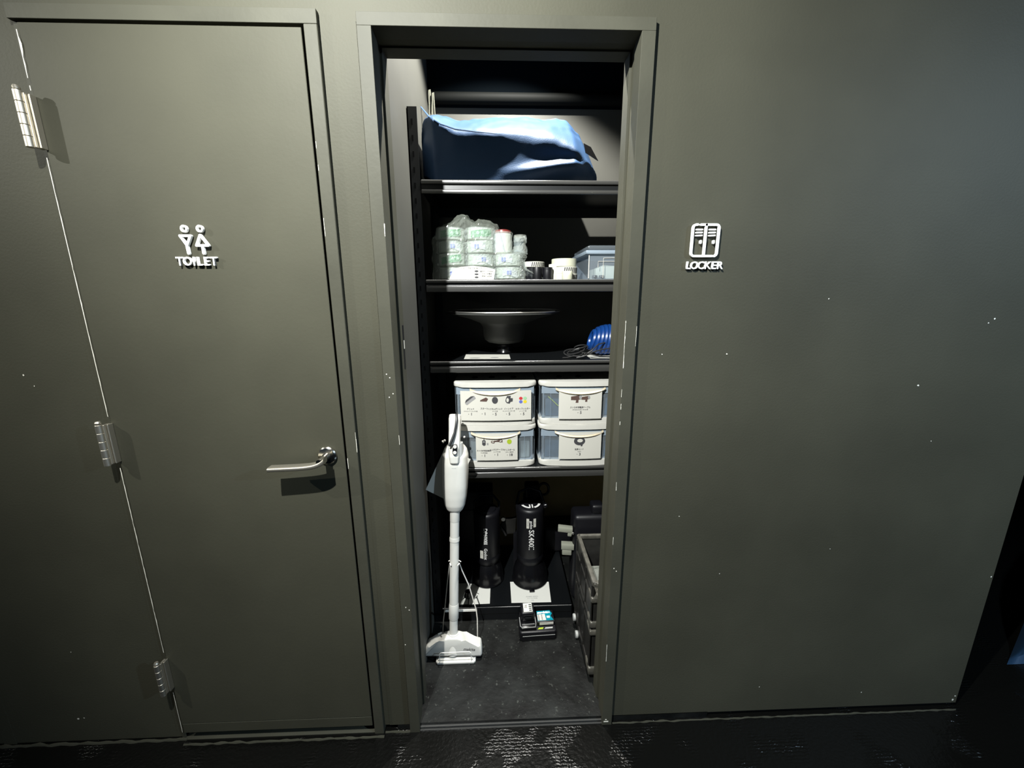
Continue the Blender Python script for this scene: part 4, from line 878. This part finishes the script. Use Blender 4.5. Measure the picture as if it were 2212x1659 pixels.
m_ = MB(); m_.tube([(-0.020, -0.027, 0.040), (0.020, -0.027, 0.040)], .0012, 6); m_.box(-0.014, 0.014, -0.031, -0.026, 0.02, 0.032, .001, 1); m_.build('release_latch', 'rack_black', bt)

# ================================================================ BLACK FOLDING CRATE
cr = thing('folding_crate', 'tall scuffed black plastic crate on casters at the right of the closet', 'crate', (0.330, 0.135, 0.022))
W_, D_, H_ = 0.300, 0.285, 0.432
m_ = MB()
m_.box(0, 0.004, 0.0, D_, 0.03, H_ - .02); m_.box(0, W_, 0.0, 0.004, 0.03, H_ - .09); m_.box(W_ - .004, W_, 0, D_, 0.03, H_ - .02); m_.box(0, W_, D_ - .004, D_, 0.03, H_ - .02); m_.box(0, W_, 0, D_, 0.03, 0.036)
crb = m_.build('crate_wall', 'crate_black', cr, smooth=0)
MB().prism([(-0.004, -0.006), (0.012, -0.010), (0.012, D_), (-0.004, D_)], H_ - 0.018, H_, 'Z', 0.003).build('top_rim', 'crate_rim', cr)
MB().box(0.0, W_, -0.010, 0.010, H_ - .020, H_ - 0.004, .003, 2).build('top_rim', 'crate_rim', cr)
MB().box(0.0, W_, D_ - 0.010, D_ + .004, H_ - .018, H_, .003, 2).build('top_rim', 'crate_rim', cr)
for z0, z1 in ((0.028, 0.060), (0.205, 0.225), (0.238, 0.262), (0.345, 0.365)):
    MB().box(-0.006, 0.060, -0.008, 0.050, z0, z1, .004, 2).build('corner_bracket', 'crate_rim', cr)
    MB().box(-0.005, 0.0, 0.05, D_ - .01, z0 + .004, z1 - .004, .001, 1).build('side_rib', 'crate_black', cr)
for y in (0.003, 0.10, 0.19, D_ - .012): MB().box(-0.005, 0.001, y, y + .010, 0.05, H_ - .02, .001, 1).build('upright_rib', 'crate_black', cr)
for y in (0.19, 0.25):
    MB().lathe([(0.013, -.006), (0.015, -.004), (0.015, .004), (0.013, .006)], 24, T((-0.010, y, 0.015 + (0.0 if y < .2 else .03))) @ RY(90)).build('caster', 'grey_plastic', cr)
# contents of crate
tag(MB().box(0.36, 0.60, 0.20, 0.38, 0.06, 0.30, .02, 3).build('gear_pouch', 'black_plastic'), 'black padded pouch packed inside the black crate', 'pouch')
b = MB(); b.grid(lambda u, v: (0.365 + .14 * u, 0.21 + .16 * v, 0.335 + .05 * ridged(u * 2.5, v * 2.5, 5) * math.sin(PI * u) * math.sin(PI * v)), 16, 14); tag(b.build('plastic_film', 'film', smooth=0), 'crumpled clear plastic bag lying inside the black crate', 'plastic film')
# black pouch behind crate, clamps
o = thing('black_pouch', 'black camera pouch standing behind the black crate', 'pouch', (0.435, 0.50, 0.092))
MB().box(-0.115, 0.115, -0.045, 0.055, 0.0, 0.425, .02, 3).build('pouch_body', 'black_plastic', o)
MB().box(-0.035, 0.02, -0.03, 0.03, 0.42, 0.465, .012, 3).build('pouch_flap', 'black_plastic', o)
for k, (x, y, z, rz) in enumerate(((0.288, 0.47, 0.438, -4), (0.300, 0.475, 0.348, 0))):
    o = thing('spring_clamp', 'grey plastic clamp clipped left of the black crate, ' + ('upper one' if k == 0 else 'lower one'), 'clamp', (x, y, z), (0, math.radians(rz * -1), math.radians(-8)), 'grey clamps beside the black crate')
    if k == 0:
        MB().box(-0.036, 0.028, -0.014, 0.014, 0.0, 0.022, .003, 2).build('jaw', 'clamp_grey', o); MB().box(0.008, 0.026, -0.012, 0.012, -0.018, 0.004, .003, 2).build('grip', 'clamp_grey', o)
        MB().lathe([(0.005, 0), (0.006, .004), (0.004, .009)], 14, T((0.030, -0.008, 0.0)) @ RX(90)).build('rivet', 'silver', o)
    else:
        MB().box(-0.030, 0.026, -0.016, 0.016, 0.002, 0.026, .002, 2).build('jaw', 'clamp_grey', o); MB().box(-0.026, 0.016, -0.014, 0.014, -0.026, 0.003, .003, 2).build('grip', 'clamp_grey', o)
    MB().box(0.010, 0.040, 0.006, 0.012, -0.005, 0.010).build('clip_arm', 'black_plastic', o, smooth=0)

# ================================================================ FAR ROOM
b = MB(); b.grid(lambda u, v: (2.022 + .62 * u + 0.78 * v, 0.15 + .45 * v, 0.002 + 0.36 * (1 - (1 - min(1, u * 1.2)) ** 1.7) * (1 - abs(2 * v - 1) ** 4) ** .6 + .014 * ridged(u * 4, v * 5, 2) * min(1, u * 5) * (1 - abs(2 * v - 1) ** 4)), 40, 30)
tag(b.build('blue_cloth', 'dark_blue_cloth', smooth=60), 'heap of dark blue cloth on the floor beyond the wall corner at the right edge', 'cloth')
